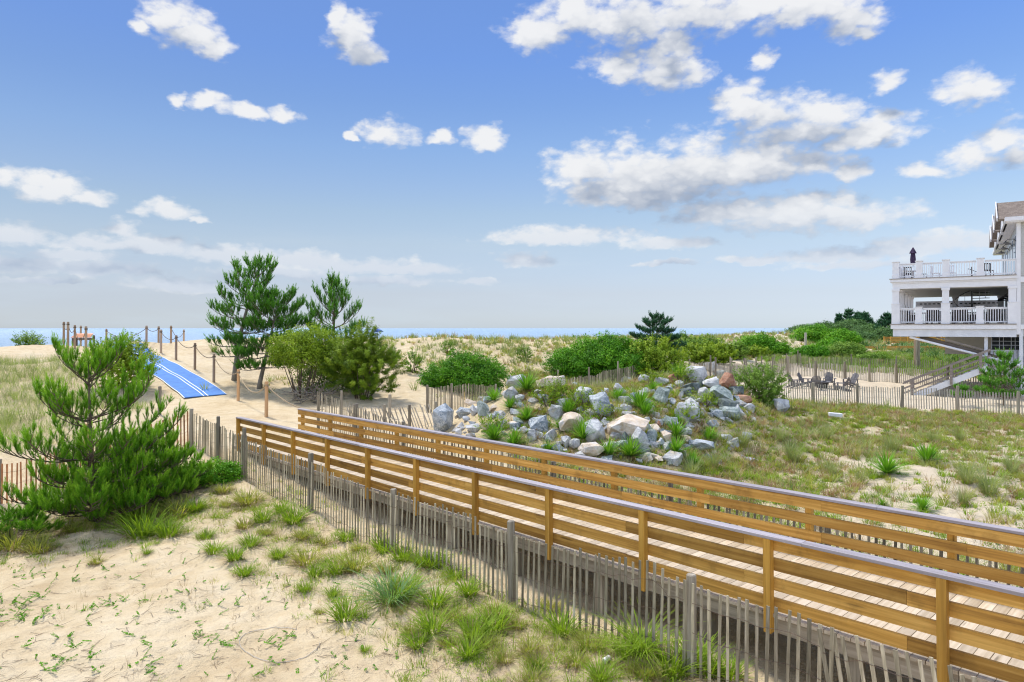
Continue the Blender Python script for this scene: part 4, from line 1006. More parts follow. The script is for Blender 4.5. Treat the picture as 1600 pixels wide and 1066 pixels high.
# ------------------------------------------------------------------ foliage generators
def basis(D):
    D = D/np.linalg.norm(D, axis=1, keepdims=True)
    ref = np.where(np.abs(D[:, 2:3]) < .9, np.array([[0, 0, 1.]]), np.array([[1., 0, 0]]))
    A = np.cross(D, ref); A /= np.linalg.norm(A, axis=1, keepdims=True); B = np.cross(D, A); return D, A, B
def needles(rs, P, D, L, tint, per, nlen, w, ang=(.45, .85)):
    """bottle-brush shoots: per needles on each shoot"""
    n = len(P); D, A, B = basis(D)
    s = rs.rand(n, per); a = rs.rand(n, per)*2*np.pi; th = rs.uniform(ang[0], ang[1], (n, per))*(1-.75*np.clip(s-.8, 0, 1)*5*.8)
    O = P[:, None]+D[:, None]*(s*L[:, None])[..., None]
    R_ = A[:, None]*np.cos(a)[..., None]+B[:, None]*np.sin(a)[..., None]
    N = D[:, None]*np.cos(th)[..., None]+R_*np.sin(th)[..., None]
    T = np.cross(N, R_+.3*D[:, None]); T /= np.linalg.norm(T, axis=2, keepdims=True)+1e-9
    ln = nlen*rs.uniform(.75, 1.15, (n, per))[..., None]
    v0 = O-T*w/2; v1 = O+T*w/2; v2 = O+N*ln
    V = np.stack([v0, v1, v2], 2).reshape(-1, 3); Fc = np.arange(len(V)).reshape(-1, 3)
    tt = np.clip(tint[:, None]+rs.uniform(-.12, .12, (n, per))+.15*(s-.5), 0, 1).reshape(-1)
    return V, Fc, tt
def pine(name, label, base, whorls, height, r0=.06, nlen=.09, w=.006, per=60, shoot=.22, seed=1, mat=None, lean=(0, 0), twig=.45, dens=1.0, trunkmat=None, up=.5, group=None, curve=0, cat='pine tree', name_tr=True, gaps=0, azf=None):
    rn = random.Random(seed); rs = np.random.RandomState(seed)
    t = empty(name, label, cat, tuple(base), 0, group); tr = MB()
    def tp(z):
        f = z/height; return Vector((lean[0]*f+curve*math.sin(f*math.pi)*.5, lean[1]*f, z))
    n = 12; tr.tube([tp(height*i/n)-Vector((0, 0, .3 if i == 0 else 0)) for i in range(n+1)], [r0*(1-.85*i/n)*(1.25 if i == 0 else 1) for i in range(n+1)], 8)
    SP, SD, SL, ST = [], [], [], []
    def add(p, d, L, ti): SP.append(tuple(p)); SD.append(tuple(d)); SL.append(L); ST.append(ti)
    for z, ln, cnt, e0, e1 in whorls:
        a0 = rn.uniform(0, 6.28)
        for k in range(cnt):
            if rn.random() < gaps: continue
            a = a0+k*2*math.pi/cnt+rn.uniform(-.25, .25); L = ln*rn.uniform(.72, 1.12)*(azf(a % 6.2832, z) if azf else 1); zz = z+rn.uniform(-.1, .1)*min(1, ln)
            p = tp(max(.05, min(zz, height*.97))); pts = [p.copy()]; m = 7
            for i in range(m):
                e = math.radians(e0+(e1-e0)*(i/(m-1))**1.5+rn.uniform(-6, 6)); aa = a+rn.uniform(-.12, .12)
                p = p+Vector((math.cos(aa)*math.cos(e), math.sin(aa)*math.cos(e), math.sin(e)))*L/m; pts.append(p.copy())
            rb = r0*.30*(L/max(.8, ln))*(1-.5*z/height)+.005
            tr.tube(pts, [rb*(1-.8*i/m) for i in range(m+1)], 5)
            nt_ = max(3, int(L*6.5*dens))
            for q in range(nt_):
                f = .28+.72*(q+rn.random()*.7)/nt_; x = f*m; i = min(int(x), m-1); o = pts[i].lerp(pts[i+1], x-i)
                dirb = (pts[i+1]-pts[i]).normalized(); side = 1 if q % 2 else -1
                sd_ = dirb.cross(Vector((0, 0, 1)));
                if sd_.length < .1: sd_ = Vector((1, 0, 0))
                sd_.normalize(); tl = L*twig*(1.15-f*.75)*rn.uniform(.6, 1.1)
                td = (dirb*.75+sd_*side*rn.uniform(.5, 1.0)+Vector((0, 0, rn.uniform(.0, .45)+up*.2))).normalized()
                e = o+td*tl*.6; td2 = (td+Vector((0, 0, up*.8))).normalized(); e2 = e+td2*tl*.4
                tr.tube([o, e, e2], [.006+rb*.25, .005+rb*.12, .004], 4)
                c = max(2, int(tl/.085*dens))
                for j in range(c):
                    g_ = .25+.75*(j+.6)/c; oo = o.lerp(e, min(1, g_/.6)) if g_ < .6 else e.lerp(e2, (g_-.6)/.4)
                    dd = (td2*.6+Vector((rn.gauss(0, .45), rn.gauss(0, .45), rn.uniform(.1, .7)+up*.5))).normalized()
                    add(oo, dd, shoot*rn.uniform(.5, 1.0), rn.uniform(.2, .62))
                add(e2, (td2+Vector((0, 0, up))).normalized(), shoot*rn.uniform(.9, 1.4), rn.uniform(.6, .95))
                for j in range(2): add(e2, (td2+Vector((rn.gauss(0, .5), rn.gauss(0, .5), up+.1))).normalized(), shoot*rn.uniform(.6, 1), rn.uniform(.45, .9))
            dirb = (pts[-1]-pts[-2]).normalized()
            add(pts[-1], (dirb+Vector((0, 0, up*1.3))).normalized(), shoot*1.7, rn.uniform(.7, 1))
            for j in range(4): add(pts[-1], (dirb*.7+Vector((rn.gauss(0, .5), rn.gauss(0, .5), up*1.4))).normalized(), shoot*rn.uniform(.8, 1.3), rn.uniform(.5, .95))
    top = tp(height)
    add(top, Vector((0, 0, 1)), shoot*1.6, .9)
    for j in range(8): add(top-Vector((0, 0, rn.random()*.1)), Vector((rn.gauss(0, .6), rn.gauss(0, .6), .9)).normalized(), shoot*rn.uniform(.9, 1.5), rn.uniform(.5, 1))
    tr.build('trunk', trunkmat or M['bark'], t, smooth=True)
    V, Fc, tt = needles(rs, np.array(SP), np.array(SD), np.array(SL), np.array(ST), per, nlen, w)
    np_mesh('crown', V, Fc, mat or M['pine'], t, tt)
    return t
def leaves(rs, P, N, size, tint, aspect=.45):
    """diamond leaves at P facing roughly N"""
    n = len(P); D = N+rs.normal(0, .7, (n, 3)); D, A, B = basis(D)
    a = rs.rand(n, 1)*6.283; U = A*np.cos(a)+B*np.sin(a); W = np.cross(D, U); s = (size*rs.uniform(.6, 1.25, n))[:, None]
    V = np.stack([P-U*s*.5, P+W*s*aspect*.5+D*s*.06, P+U*s*.5, P-W*s*aspect*.5+D*s*.06], 1).reshape(-1, 3)
    return V, np.arange(4*n).reshape(-1, 4), tint
def bush(name, label, base, lobes, count, size=.08, seed=1, mat=None, group=None, clusters=260, stems=7, cat='bush', cl_r=.16, spiky=False, aspect=.6, loose=1.0):
    count = int(count*2.6); clusters = int(clusters*1.7); size *= 1.15; cl_r *= .85
    """lobes: (dx, dy, dz, rx, ry, rz) relative to the base; leaf sprays spread on and inside the lobes"""
    rs = np.random.RandomState(seed); rn = random.Random(seed); t = empty(name, label, cat, tuple(base), 0, group)
    vol = np.array([l[3]*l[4]+l[4]*l[5]+l[3]*l[5] for l in lobes]); pick = rs.choice(len(lobes), clusters, p=vol/vol.sum())
    Lb = np.array(lobes)[pick]; d = rs.normal(0, 1, (clusters, 3)); d /= np.linalg.norm(d, axis=1, keepdims=True); d[:, 2] = np.abs(d[:, 2])*np.where(rs.rand(clusters) < .62, 1, -1)
    rad = 1-.30*rs.rand(clusters)**1.6; rad += .14*rs.randn(clusters)*loose
    Cc = Lb[:, :3]+d*Lb[:, 3:]*rad[:, None]; Cc[:, 2] = np.maximum(Cc[:, 2], .05)
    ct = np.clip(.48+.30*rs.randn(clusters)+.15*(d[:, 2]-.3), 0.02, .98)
    ci = rs.randint(0, clusters, count); off = rs.normal(0, 1, (count, 3))*cl_r*np.array([1, 1, .7])
    if spiky:
        up = rs.rand(count, 1)*cl_r*3.0; off = off*.35+d[ci]*up+np.array([[0, 0, 1]])*up*.6
    P = Cc[ci]+off; P[:, 2] = np.maximum(P[:, 2], .02)
    V, Fc, tt = leaves(rs, P, d[ci]*.8+off*1.5+np.array([[0, 0, .5]]), size, np.clip(ct[ci]+rs.uniform(-.15, .15, count), 0, 1), aspect)
    s = MB()
    for k in range(stems):
        l = lobes[rn.randrange(len(lobes))]; a = rn.uniform(0, 6.28); e = Vector((l[0]+math.cos(a)*l[3]*.6, l[1]+math.sin(a)*l[4]*.6, l[2]+l[5]*.55))
        b0 = Vector((l[0]*.3+rn.uniform(-.1, .1), l[1]*.3+rn.uniform(-.1, .1), -.2)); s.tube([b0, b0.lerp(e, .5)+Vector((rn.uniform(-.1, .1), rn.uniform(-.1, .1), .1)), e], [.035, .02, .007], 6)
    s.build('stems', M['bark'], t, smooth=True); np_mesh('foliage', V, Fc, mat or M['leaf'], t, tt, per=4)
    return t
def blade_mesh(rs, P, ht, w, bend, tint, az=None, tilt=None):
    """curved tapering blades; P (n,3), ht/w/bend/tint (n,)"""
    n = len(P); az = rs.rand(n)*6.283 if az is None else az; tilt = rs.uniform(.05, .5, n) if tilt is None else tilt
    dx, dy = np.cos(az), np.sin(az); sx, sy = -dy, dx; lv = []
    for f, wf in ((0, 1.), (.38, .95), (.72, .65), (1., .12)):
        out = (np.sin(tilt)*f+bend*f*f)*ht; up = np.cos(tilt)*f*ht*(1-.42*bend*f)
        c = P+np.stack([dx*out, dy*out, up], 1); hw = (w*wf*.5)[:, None]*np.stack([sx, sy, 0*sx], 1); lv += [c-hw, c+hw]
    V = np.stack(lv, 1).reshape(-1, 3); b = (np.arange(n)*8)[:, None]
    Fc = np.concatenate([b+np.array([[0, 1, 3, 2]]), b+np.array([[2, 3, 5, 4]]), b+np.array([[4, 5, 7, 6]])], 1).reshape(-1, 4)
    return V, Fc, np.repeat(tint, 3)
def tuft_arrays(rs, C_, hh, rr, nb, w, tint, bend=(.1, .6), tiltmax=.7):
    """C_ (m,3) centres, hh, rr, nb arrays -> blades"""
    idx = np.repeat(np.arange(len(C_)), nb); n = len(idx); a = rs.rand(n)*6.283; r = np.sqrt(rs.rand(n))*rr[idx]*.35
    P = C_[idx]+np.stack([np.cos(a)*r, np.sin(a)*r, np.zeros(n)-.015], 1)
    return blade_mesh(rs, P, hh[idx]*rs.uniform(.55, 1.1, n), np.broadcast_to(np.asarray(w), (len(C_),))[idx]*rs.uniform(.7, 1.2, n), rs.uniform(bend[0], bend[1], n), np.clip(tint[idx]+rs.uniform(-.2, .2, n), 0, 1), az=a+rs.normal(0, .5, n), tilt=rs.uniform(.03, tiltmax, n))
M['bark'] = wood('pine_bark', (.075, .055, .04), (.14, .105, .075), (.22, .175, .13), grain=(9, 9, 5), tintamt=.1, knots=False, rough=.9, bumpd=.01)
M['bark_grey'] = wood('grey_bark', (.13, .11, .09), (.21, .185, .15), (.30, .27, .23), grain=(12, 12, 4), tintamt=.1, knots=False, rough=.9, bumpd=.01)
M['pine'] = leafmat('pine_needles', (.045, .15, .010), (.17, .40, .02), .35, tipc=(.38, .62, .05))
M['pine_dark'] = leafmat('dark_pine_needles', (.035, .12, .018), (.11, .31, .03), .28, tipc=(.22, .46, .06))
M['pine_yellow'] = leafmat('yellow_pine_needles', (.09, .17, .012), (.25, .38, .022), .3, tipc=(.40, .52, .05))
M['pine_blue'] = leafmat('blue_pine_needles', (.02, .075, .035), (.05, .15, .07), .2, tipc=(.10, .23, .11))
M['leaf'] = leafmat('bush_leaves', (.045, .17, .008), (.14, .38, .014), .3, tipc=(.27, .52, .03))
M['leaf_yellow'] = leafmat('yellow_green_leaves', (.10, .18, .012), (.27, .41, .02), .32, tipc=(.44, .55, .06))
M['leaf_olive'] = leafmat('olive_leaves', (0.084, 0.180, 0.022), (0.228, 0.384, 0.048), .3, tipc=(0.360, 0.516, 0.096))
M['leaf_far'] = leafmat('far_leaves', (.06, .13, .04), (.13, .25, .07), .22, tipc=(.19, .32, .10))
M['grass'] = leafmat('green_grass', (0.127, 0.218, 0.017), (0.287, 0.437, 0.034), .45, tipc=(0.460, 0.575, 0.092))
M['grass_blue'] = leafmat('blue_green_grass', (.10, .20, .07), (.22, .38, .14), .45, tipc=(.40, .54, .24))
M['grass_olive'] = leafmat('olive_grass', (0.189, 0.230, 0.047), (0.392, 0.419, 0.081), .45, tipc=(0.567, 0.553, 0.162))
M['grass_dry'] = leafmat('dry_grass', (0.260, 0.182, 0.104), (0.468, 0.351, 0.221), .45, tipc=(0.676, 0.559, 0.377))
M['grass_rust'] = leafmat('rusty_grass', (0.208, 0.117, 0.065), (0.390, 0.247, 0.143), .3, tipc=(0.546, 0.416, 0.260))
M['grass_beach'] = leafmat('beach_grass', (0.168, 0.216, 0.084), (0.336, 0.396, 0.168), .45, tipc=(0.540, 0.564, 0.300))
M['yucca'] = leafmat('yucca_leaves', (.07, .20, .012), (.19, .42, .03), .3, tipc=(.34, .56, .07))

# ------------------------------------------------------------------ pines and bushes
g = GC(146, 15.8)
pine('pine_tree', 'large young pine with tiers of bright upright needle candles in the left foreground', g,
     [(3.2, 1.0, 9, 28, 70), (3.05, .6, 4, 40, 75), (2.25, 1.75, 9, 12, 58), (2.05, 1.2, 5, 15, 60), (1.4, 2.15, 10, 2, 46), (1.1, 1.5, 6, 5, 45), (.8, 2.1, 12, 0, 36), (.45, 1.7, 11, 0, 34), (.25, 2.0, 12, 0, 26), (.15, 1.4, 9, 0, 30)],
     3.65, .075, .085, .0072, 75, .23, 3, twig=.36, dens=.86, up=1.0, gaps=.06, azf=lambda a, z: .42 if (.3 < z < 1.2 and abs(a-3.3) < .85) else 1, lean=(-.12, 0))
g = GC(14, 14.6)
pine('pine_tree', 'low spreading pine seedling hugging the sand at the left picture edge', g, [(.3, .6, 7, 10, 35), (.12, 1.0, 9, 0, 14)], .45, .035, .08, .0062, 70, .16, 8, twig=.45, dens=1.2, cat='pine tree')
g = GC(366, 36)
pine('pine_tree', 'tall dark pine with crooked bare lower trunk beside the rope posts', g,
     [(5.5, 1.1, 6, 35, 72), (5.0, 1.5, 6, 25, 62), (4.4, 1.8, 7, 18, 58), (3.8, 1.9, 7, 10, 50), (3.2, 2.0, 7, 5, 42), (2.5, 1.8, 6, 0, 35), (1.8, 1.4, 4, -5, 25), (1.2, 1.0, 3, -5, 15)],
     5.9, .15, .14, .022, 30, .34, 21, M['pine_dark'], lean=(1.3, .2), twig=.42, dens=.68, up=.85, curve=-.45, trunkmat=M['bark_grey'], gaps=.16)
g = GC(404, 35.2)
pine('pine_tree', 'shorter pine leaning right with wide low branches beside the tall crooked one', g,
     [(3.9, 1.3, 6, 30, 65), (3.4, 1.8, 7, 15, 50), (2.8, 2.1, 7, 5, 40), (2.2, 2.1, 6, -5, 28), (1.7, 1.8, 6, -8, 18), (1.1, 1.5, 5, -8, 8)],
     4.3, .12, .14, .022, 30, .34, 22, M['pine_dark'], lean=(.9, .3), twig=.45, dens=.85, up=.7, trunkmat=M['bark_grey'], gaps=.10)
g = GC(522, 37)
pine('pine_tree', 'dark pine with long upswept branch tips against the sea right of the tallest pine', g,
     [(4.7, .7, 5, 55, 80), (4.1, 1.1, 6, 45, 72), (3.5, 1.5, 7, 35, 66), (2.8, 1.8, 8, 22, 55), (2.1, 1.9, 8, 12, 45), (1.4, 1.9, 9, 5, 35), (.7, 1.8, 8, 0, 30)],
     5.3, .10, .13, .022, 28, .38, 23, M['pine_dark'], twig=.33, dens=.62, up=1.0, gaps=.08)
bush('pine_tree', 'loose yellow green pine with soft needle clumps at the right end of the thicket', GC(566, 32.2),
     [(-.5, 0, 2.0, .8, .8, .7), (.4, 0, 1.9, .8, .8, .7), (.9, -.1, 1.2, .75, .8, .7), (-.2, -.3, 1.1, 1.1, .8, .8), (.1, 0, 2.6, .5, .5, .45), (.5, -.2, .55, 1.0, .8, .5), (-1.0, 0, 1.4, .6, .7, .6)], 15000, .15, 24, M['pine_yellow'], clusters=230, stems=12, cat='pine tree', cl_r=.17, spiky=True, aspect=.13, loose=1.6)
bush('bush', 'dark shaded undergrowth filling the foot of the thicket', GC(515, 33.6),
     [(-.6, 0, .7, .9, .7, .7), (.5, .1, .9, 1.0, .7, .8), (1.4, .1, .6, .8, .6, .6)], 6500, .07, 39, M['leaf_olive'], clusters=260, cl_r=.14)
bush('shrub', 'yellow green shrub with bare twiggy underside between the dark pines', GC(470, 32.5),
     [(-.4, 0, 2.35, 1.1, 1.0, .75), (.6, .2, 2.6, 1.1, 1.0, .8), (1.5, .2, 2.0, .9, .9, .7), (.2, -.3, 1.9, 1.0, .8, .6), (-.9, 0, 2.0, .6, .6, .45)], 9000, .075, 31, M['leaf_yellow'], clusters=520, stems=14, cl_r=.15)
# bare twigs below that shrub
def twigs_under():
    g = GC(485, 31.2); m = MB(); rn = random.Random(4); t = empty('bare_shrub', 'tangle of bare grey branches under the yellow green shrub', 'bush', tuple(g))
    for k in range(75):
        a = rn.uniform(0, 6.28); e0 = rn.uniform(.1, .9); L = rn.uniform(.7, 1.7); p = Vector((rn.uniform(-.9, .9), rn.uniform(-.4, .4), rn.uniform(0, .5))); pts = [p]
        for i in range(4): p = p+Vector((math.cos(a+rn.uniform(-.5, .5)), math.sin(a), math.tan(e0)*.6+rn.uniform(-.3, .3))).normalized()*L/4; pts.append(p)
        m.tube(pts, [.022, .017, .012, .008, .003], 4)
    m.build('branches', M['bark_grey'], t)
twigs_under()
bush('bush', 'dense round bright green bush behind the left end of the rocks', GC(727, 38.2),
     [(-1.2, 0, .75, 1.15, 1.0, .85), (0, .2, 1.15, 1.3, 1.1, 1.05), (1.2, .1, .8, 1.15, 1.0, .9), (.3, -.6, .6, 1.3, .8, .7), (-1.8, -.1, .45, .7, .7, .5)], 16000, .085, 32, clusters=700)
bush('bush', 'largest bright green bush sprawling before the dune behind the rock mound', GC(925, 45),
     [(-1.6, 0, .9, 1.3, 1.2, 1.0), (-.3, .2, 1.35, 1.4, 1.3, 1.15), (1.2, .4, 1.6, 1.5, 1.3, 1.2), (2.6, .4, 1.35, 1.4, 1.2, 1.05), (.6, -.8, 1.0, 1.5, .9, .9), (-.9, -.7, .8, 1.2, .8, .8), (2.2, -.6, .9, 1.3, .9, .8)], 26000, .10, 33, clusters=1000, cl_r=.17)
bush('bush', 'lighter yellow green bush adjoining the largest bush on its right', GC(1012, 45),
     [(-.6, 0, 1.1, 1.1, 1.0, 1.0), (.5, 0, 1.4, 1.2, 1.0, 1.0), (1.4, .1, 1.0, .9, .9, .8), (.2, -.5, .7, 1.2, .8, .7)], 11000, .10, 34, M['leaf_yellow'], clusters=500, spiky=True)
pine('pine_tree', 'blue green pine rising above the bushes in front of the sea', GC(1026, 58),
     [(3.3, .8, 6, 30, 60), (2.8, 1.3, 8, 10, 45), (2.2, 1.7, 8, 5, 35), (1.6, 2.0, 9, 0, 25), (1.0, 2.0, 9, 0, 20), (.5, 1.8, 8, 0, 15)], 3.8, .09, .18, .035, 20, .3, 25, M['pine_blue'], twig=.42, dens=.8, up=.5)
for px, Y, wd, ht, mt, lab, sd_, sp in [
    (1068, 66, 1.56, 1.67, 'leaf_olive', 'small olive pine shrub right of the blue green pine', 41, True), (1092, 62, 1.66, 1.37, 'leaf_yellow', 'pale yellow green dune shrub left of the path fence', 42, True),
    (1122, 64, 1.56, 1.52, 'leaf_yellow', 'bright dune shrub just above the path fence posts', 43, True), (1104, 72, 1.75, 1.44, 'leaf_olive', 'olive shrub on the dune slope between two brighter ones', 44, True),
    (1149, 70, 1.20, 1.29, 'leaf_olive', 'narrow shrub left of the dome shaped bush', 45, True),
    (1186, 80, 2.48, 2.20, 'leaf', 'dome shaped dark green bush alone at the top of the path', 46, False), (1216, 79, 1.56, 1.37, 'leaf', 'smaller bush leaning on the right of the dome shaped bush', 47, False),
    (1180, 74, 1.47, 0.76, 'leaf_yellow', 'low bright shrub at the foot of the dome shaped bush', 48, True),
    (1272, 92, 3.04, 2.13, 'leaf', 'green thicket bush right of the sandy path opening', 49, False), (1312, 90, 2.76, 1.98, 'leaf', 'rounded bush in front of the distant pines', 50, False),
    (1268, 76, 2.02, 1.22, 'leaf', 'bright dark bush close behind the far fence corner', 51, False), (1318, 77, 2.58, 1.44, 'leaf_olive', 'broad bush behind the far fence left of the wooden decks', 52, False),
    (1300, 80, 2.02, 1.52, 'leaf', 'middle bush of the cluster behind the far fence', 53, False), (1362, 74, 1.75, 0.68, 'leaf_olive', 'low shrub before the weathered boardwalk', 54, False),
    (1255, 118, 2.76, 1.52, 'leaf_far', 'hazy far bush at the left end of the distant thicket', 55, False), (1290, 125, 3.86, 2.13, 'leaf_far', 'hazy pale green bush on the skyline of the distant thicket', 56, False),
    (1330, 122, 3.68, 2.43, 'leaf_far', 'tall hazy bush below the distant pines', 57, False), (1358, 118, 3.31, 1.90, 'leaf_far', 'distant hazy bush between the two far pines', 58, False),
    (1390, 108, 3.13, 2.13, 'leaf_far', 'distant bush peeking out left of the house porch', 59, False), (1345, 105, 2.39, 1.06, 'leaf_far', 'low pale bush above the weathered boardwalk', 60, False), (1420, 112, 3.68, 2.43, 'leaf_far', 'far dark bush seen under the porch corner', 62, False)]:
    lb = [(-.5*wd*.8, 0, ht*.38, wd*.55, wd*.5, ht*.42), (.1*wd, .1, ht*.52, wd*.6, wd*.5, ht*.48), (.55*wd*.8, 0, ht*.38, wd*.5, wd*.5, ht*.38), (0, -.3*wd, ht*.3, wd*.6, wd*.35, ht*.35)]
    bush('bush', lab, GC(px, Y), lb, int(1400+wd*900), .10+Y*.0009, sd_, M[mt], clusters=int(90+wd*60), stems=4, cl_r=.12+wd*.05, spiky=sp)
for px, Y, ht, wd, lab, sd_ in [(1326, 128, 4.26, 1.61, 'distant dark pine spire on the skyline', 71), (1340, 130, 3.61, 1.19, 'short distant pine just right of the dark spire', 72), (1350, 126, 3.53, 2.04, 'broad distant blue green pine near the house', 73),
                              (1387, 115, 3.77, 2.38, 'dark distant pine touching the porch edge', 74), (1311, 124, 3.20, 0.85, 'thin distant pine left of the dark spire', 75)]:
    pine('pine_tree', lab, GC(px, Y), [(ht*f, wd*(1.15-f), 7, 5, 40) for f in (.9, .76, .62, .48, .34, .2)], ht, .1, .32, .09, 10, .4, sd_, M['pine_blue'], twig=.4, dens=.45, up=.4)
pine('pine_tree', 'young green pine with upright candles in front of the house pilings', GC(1569, 37.5),
     [(2.4, .5, 5, 30, 65), (1.9, .85, 6, 15, 55), (1.4, 1.15, 7, 10, 45), (.9, 1.3, 7, 5, 35), (.45, 1.3, 7, 0, 25)], 2.75, .06, .13, .018, 30, .26, 26, M['pine_dark'], twig=.4, dens=.8, up=.7)
pine('pine_tree', 'tiny dark pine seedling inside the front fence left of the young pine', GC(1503, 36.8), [(.75, .35, 5, 20, 60), (.4, .5, 6, 10, 40)], 1.0, .03, .12, .018, 26, .18, 27, M['pine_dark'], dens=.9)
bush('bush', 'feathery upright green bush at the right end of the rock mound', GC(1187, 34.6),
     [(-.1, 0, .95, .85, .7, .8), (.5, .1, 1.1, .75, .6, .75), (-.6, 0, 1.2, .5, .5, .6), (.2, -.2, .55, .8, .6, .5)], 9000, .06, 35, M['leaf_olive'], clusters=330, spiky=True, cl_r=.13, stems=16, loose=1.6)
bush('bush', 'olive yellow bush behind the top of the big foreground pine', GC(188, 33),
     [(-.5, 0, 1.3, .9, .8, .75), (.5, .1, 1.2, .9, .8, .75), (0, -.3, .8, 1.2, .8, .7), (1.0, 0, .8, .5, .6, .5), (.2, .2, 1.9, .5, .5, .4)], 9500, .075, 36, M['leaf_yellow'], clusters=420, spiky=True, cl_r=.12)
bush('bush', 'low leafy bright green plant below the sagging grey fence', GC(337, 17.4),
     [(0, 0, .2, .5, .45, .32), (.35, .1, .15, .35, .3, .25), (-.3, 0, .15, .35, .3, .25)], 2600, .05, 37, M['leaf'], clusters=130, stems=4, cl_r=.07)
bush('bush', 'small wispy green bush on the far left dune crest', GC(42, 46), [(0, 0, .15, .6, .5, .3), (.5, 0, .1, .4, .4, .2)], 1500, .08, 38, M['leaf_olive'], clusters=80, stems=4, spiky=True)
for px, py, h_, lab, sd_ in [(645, 577, 1.0, 'small green weed bush low on the bare dune slope', 81), (820, 560, .9, 'grey green weed clump on the slope between the two big bushes', 82), (700, 548, .8, 'little green weed clump near the dune top left of centre', 83), (612, 566, .8, 'sparse weed clump right of the yellow pine', 84)]:
    bush('weed_bush', lab, G(px, py+6), [(0, 0, h_*.5, .45, .4, h_*.5)], 900, .07, sd_, M['leaf_olive'], clusters=60, stems=5, spiky=True, cl_r=.1)

for px, py, Y, h_, lab, sd_ in [(852, 636, None, .9, 'yellow flowered weed patch right of the sandy gap on the left hump', 91), (868, 622, None, .7, 'yellow green weeds beside the flat tan boulder on the hump', 92), (932, 664, None, .7, 'yellow green weeds between the tan faced and rounded boulders', 93),
                        (770, 676, None, .6, 'tiny yellow weeds behind the pale yucca near the railing', 94), (1064, 600, None, .9, 'yellowing weeds under the yucca of the right hump', 95), (1017, 603, None, .6, 'yellow weeds between pale rocks on the mound skyline', 96),
                        (1072, 656, None, .5, 'short green weeds behind the biggest pale slab', 97), (905, 640, None, .8, 'wispy green weeds left of the blue veined boulder', 98), (1098, 633, None, .5, 'grassy weeds in the gap of the right hump', 99)]:
    g = G(px, py); bush('weed_bush', lab, g, [(0, 0, h_*.35, .38, .35, h_*.38), (.25, .1, h_*.25, .25, .25, h_*.25)], 700, .045, sd_, M['leaf_yellow'], clusters=45, stems=5, spiky=True, cl_r=.08)

pine('pine_tree', 'low dense pine growth filling the right foot of the big foreground pine', GC(236, 16.6), [(1.05, .7, 8, 25, 55), (.7, 1.1, 10, 10, 40), (.4, 1.35, 11, 2, 28), (.15, 1.4, 11, 0, 18)], 1.3, .04, .085, .0075, 75, .20, 61, twig=.4, dens=1.0, up=.8)
bush('bush', 'small leafy shrub between the pine foot and the sagging grey fence', GC(290, 17.2), [(0, 0, .2, .4, .4, .3), (.4, .1, .12, .3, .3, .2)], 1300, .05, 64, M['leaf_olive'], clusters=90, stems=4, cl_r=.07, spiky=True)
# ------------------------------------------------------------------ boulders of the rock mound
def rock_mat(name, dark, mid, light, vein, vamt=.5, warm=None):
    m, nt, p = new_mat(name); tc = nn(nt, 'ShaderNodeTexCoord').outputs['Object']; r = orand(nt)
    off = nn(nt, 'ShaderNodeCombineXYZ'); k = math_(nt, 'MULTIPLY', r, 50.0)
    for i in range(3): nt.links.new(k, off.inputs[i])
    v = vmath(nt, 'ADD', tc, off.outputs[0])
    n = noise(nt, v, 2.6, 7, .62); n.inputs['Distortion'].default_value = .8
    c = ramp(nt, n.outputs[0], [(.30, dark), (.47, mid), (.66, light)])
    vn = noise(nt, vmath(nt, 'MULTIPLY', v, (1.2, 3.5, 2.2)), 1.6, 6, .7); vn.inputs['Distortion'].default_value = 1.6
    vv = math_(nt, 'ABSOLUTE', math_(nt, 'SUBTRACT', vn.outputs[0], .5)); vm = math_(nt, 'SUBTRACT', 1.0, smooth(nt, vv, .0, .045))
    c = mixc(nt, math_(nt, 'MULTIPLY', vm, vamt), c, (*vein, 1))
    if warm: c = mixc(nt, math_(nt, 'MULTIPLY', smooth(nt, noise(nt, v, 3.5, 5, .6).outputs[0], .5, .66), .7), c, (*warm, 1))
    nt.links.new(c, p.inputs['Base Color']); p.inputs['Roughness'].default_value = .85; p.inputs['Specular IOR Level'].default_value = .25
    h = math_(nt, 'ADD', n.outputs[0], math_(nt, 'MULTIPLY', noise(nt, v, 22, 4, .6).outputs[0], .3)); bump(nt, p, h, .9, .05)
    return m
RM = {
 'L': rock_mat('pale_rock', (.21, .215, .22), (.39, .395, .395), (.61, .61, .595), (.74, .74, .73), .45),
 'B': rock_mat('blue_grey_rock', (.11, .14, .165), (.23, .27, .305), (.42, .455, .475), (.70, .72, .72), .7),
 'G': rock_mat('green_grey_rock', (.11, .145, .13), (.22, .27, .25), (.38, .43, .40), (.62, .65, .63), .5),
 'D': rock_mat('dark_rock', (.04, .055, .055), (.085, .105, .10), (.17, .195, .185), (.35, .40, .37), .35),
 'T': rock_mat('tan_rock', (.40, .30, .20), (.57, .46, .33), (.70, .60, .48), (.74, .72, .70), .35, warm=(.62, .62, .62)),
 'R': rock_mat('red_brown_rock', (.20, .085, .05), (.33, .16, .095), (.46, .27, .18), (.55, .42, .32), .3),
 'M': rock_mat('mixed_grey_rock', (.18, .19, .195), (.34, .35, .355), (.54, .545, .54), (.72, .73, .72), .5, warm=(.50, .42, .31))}
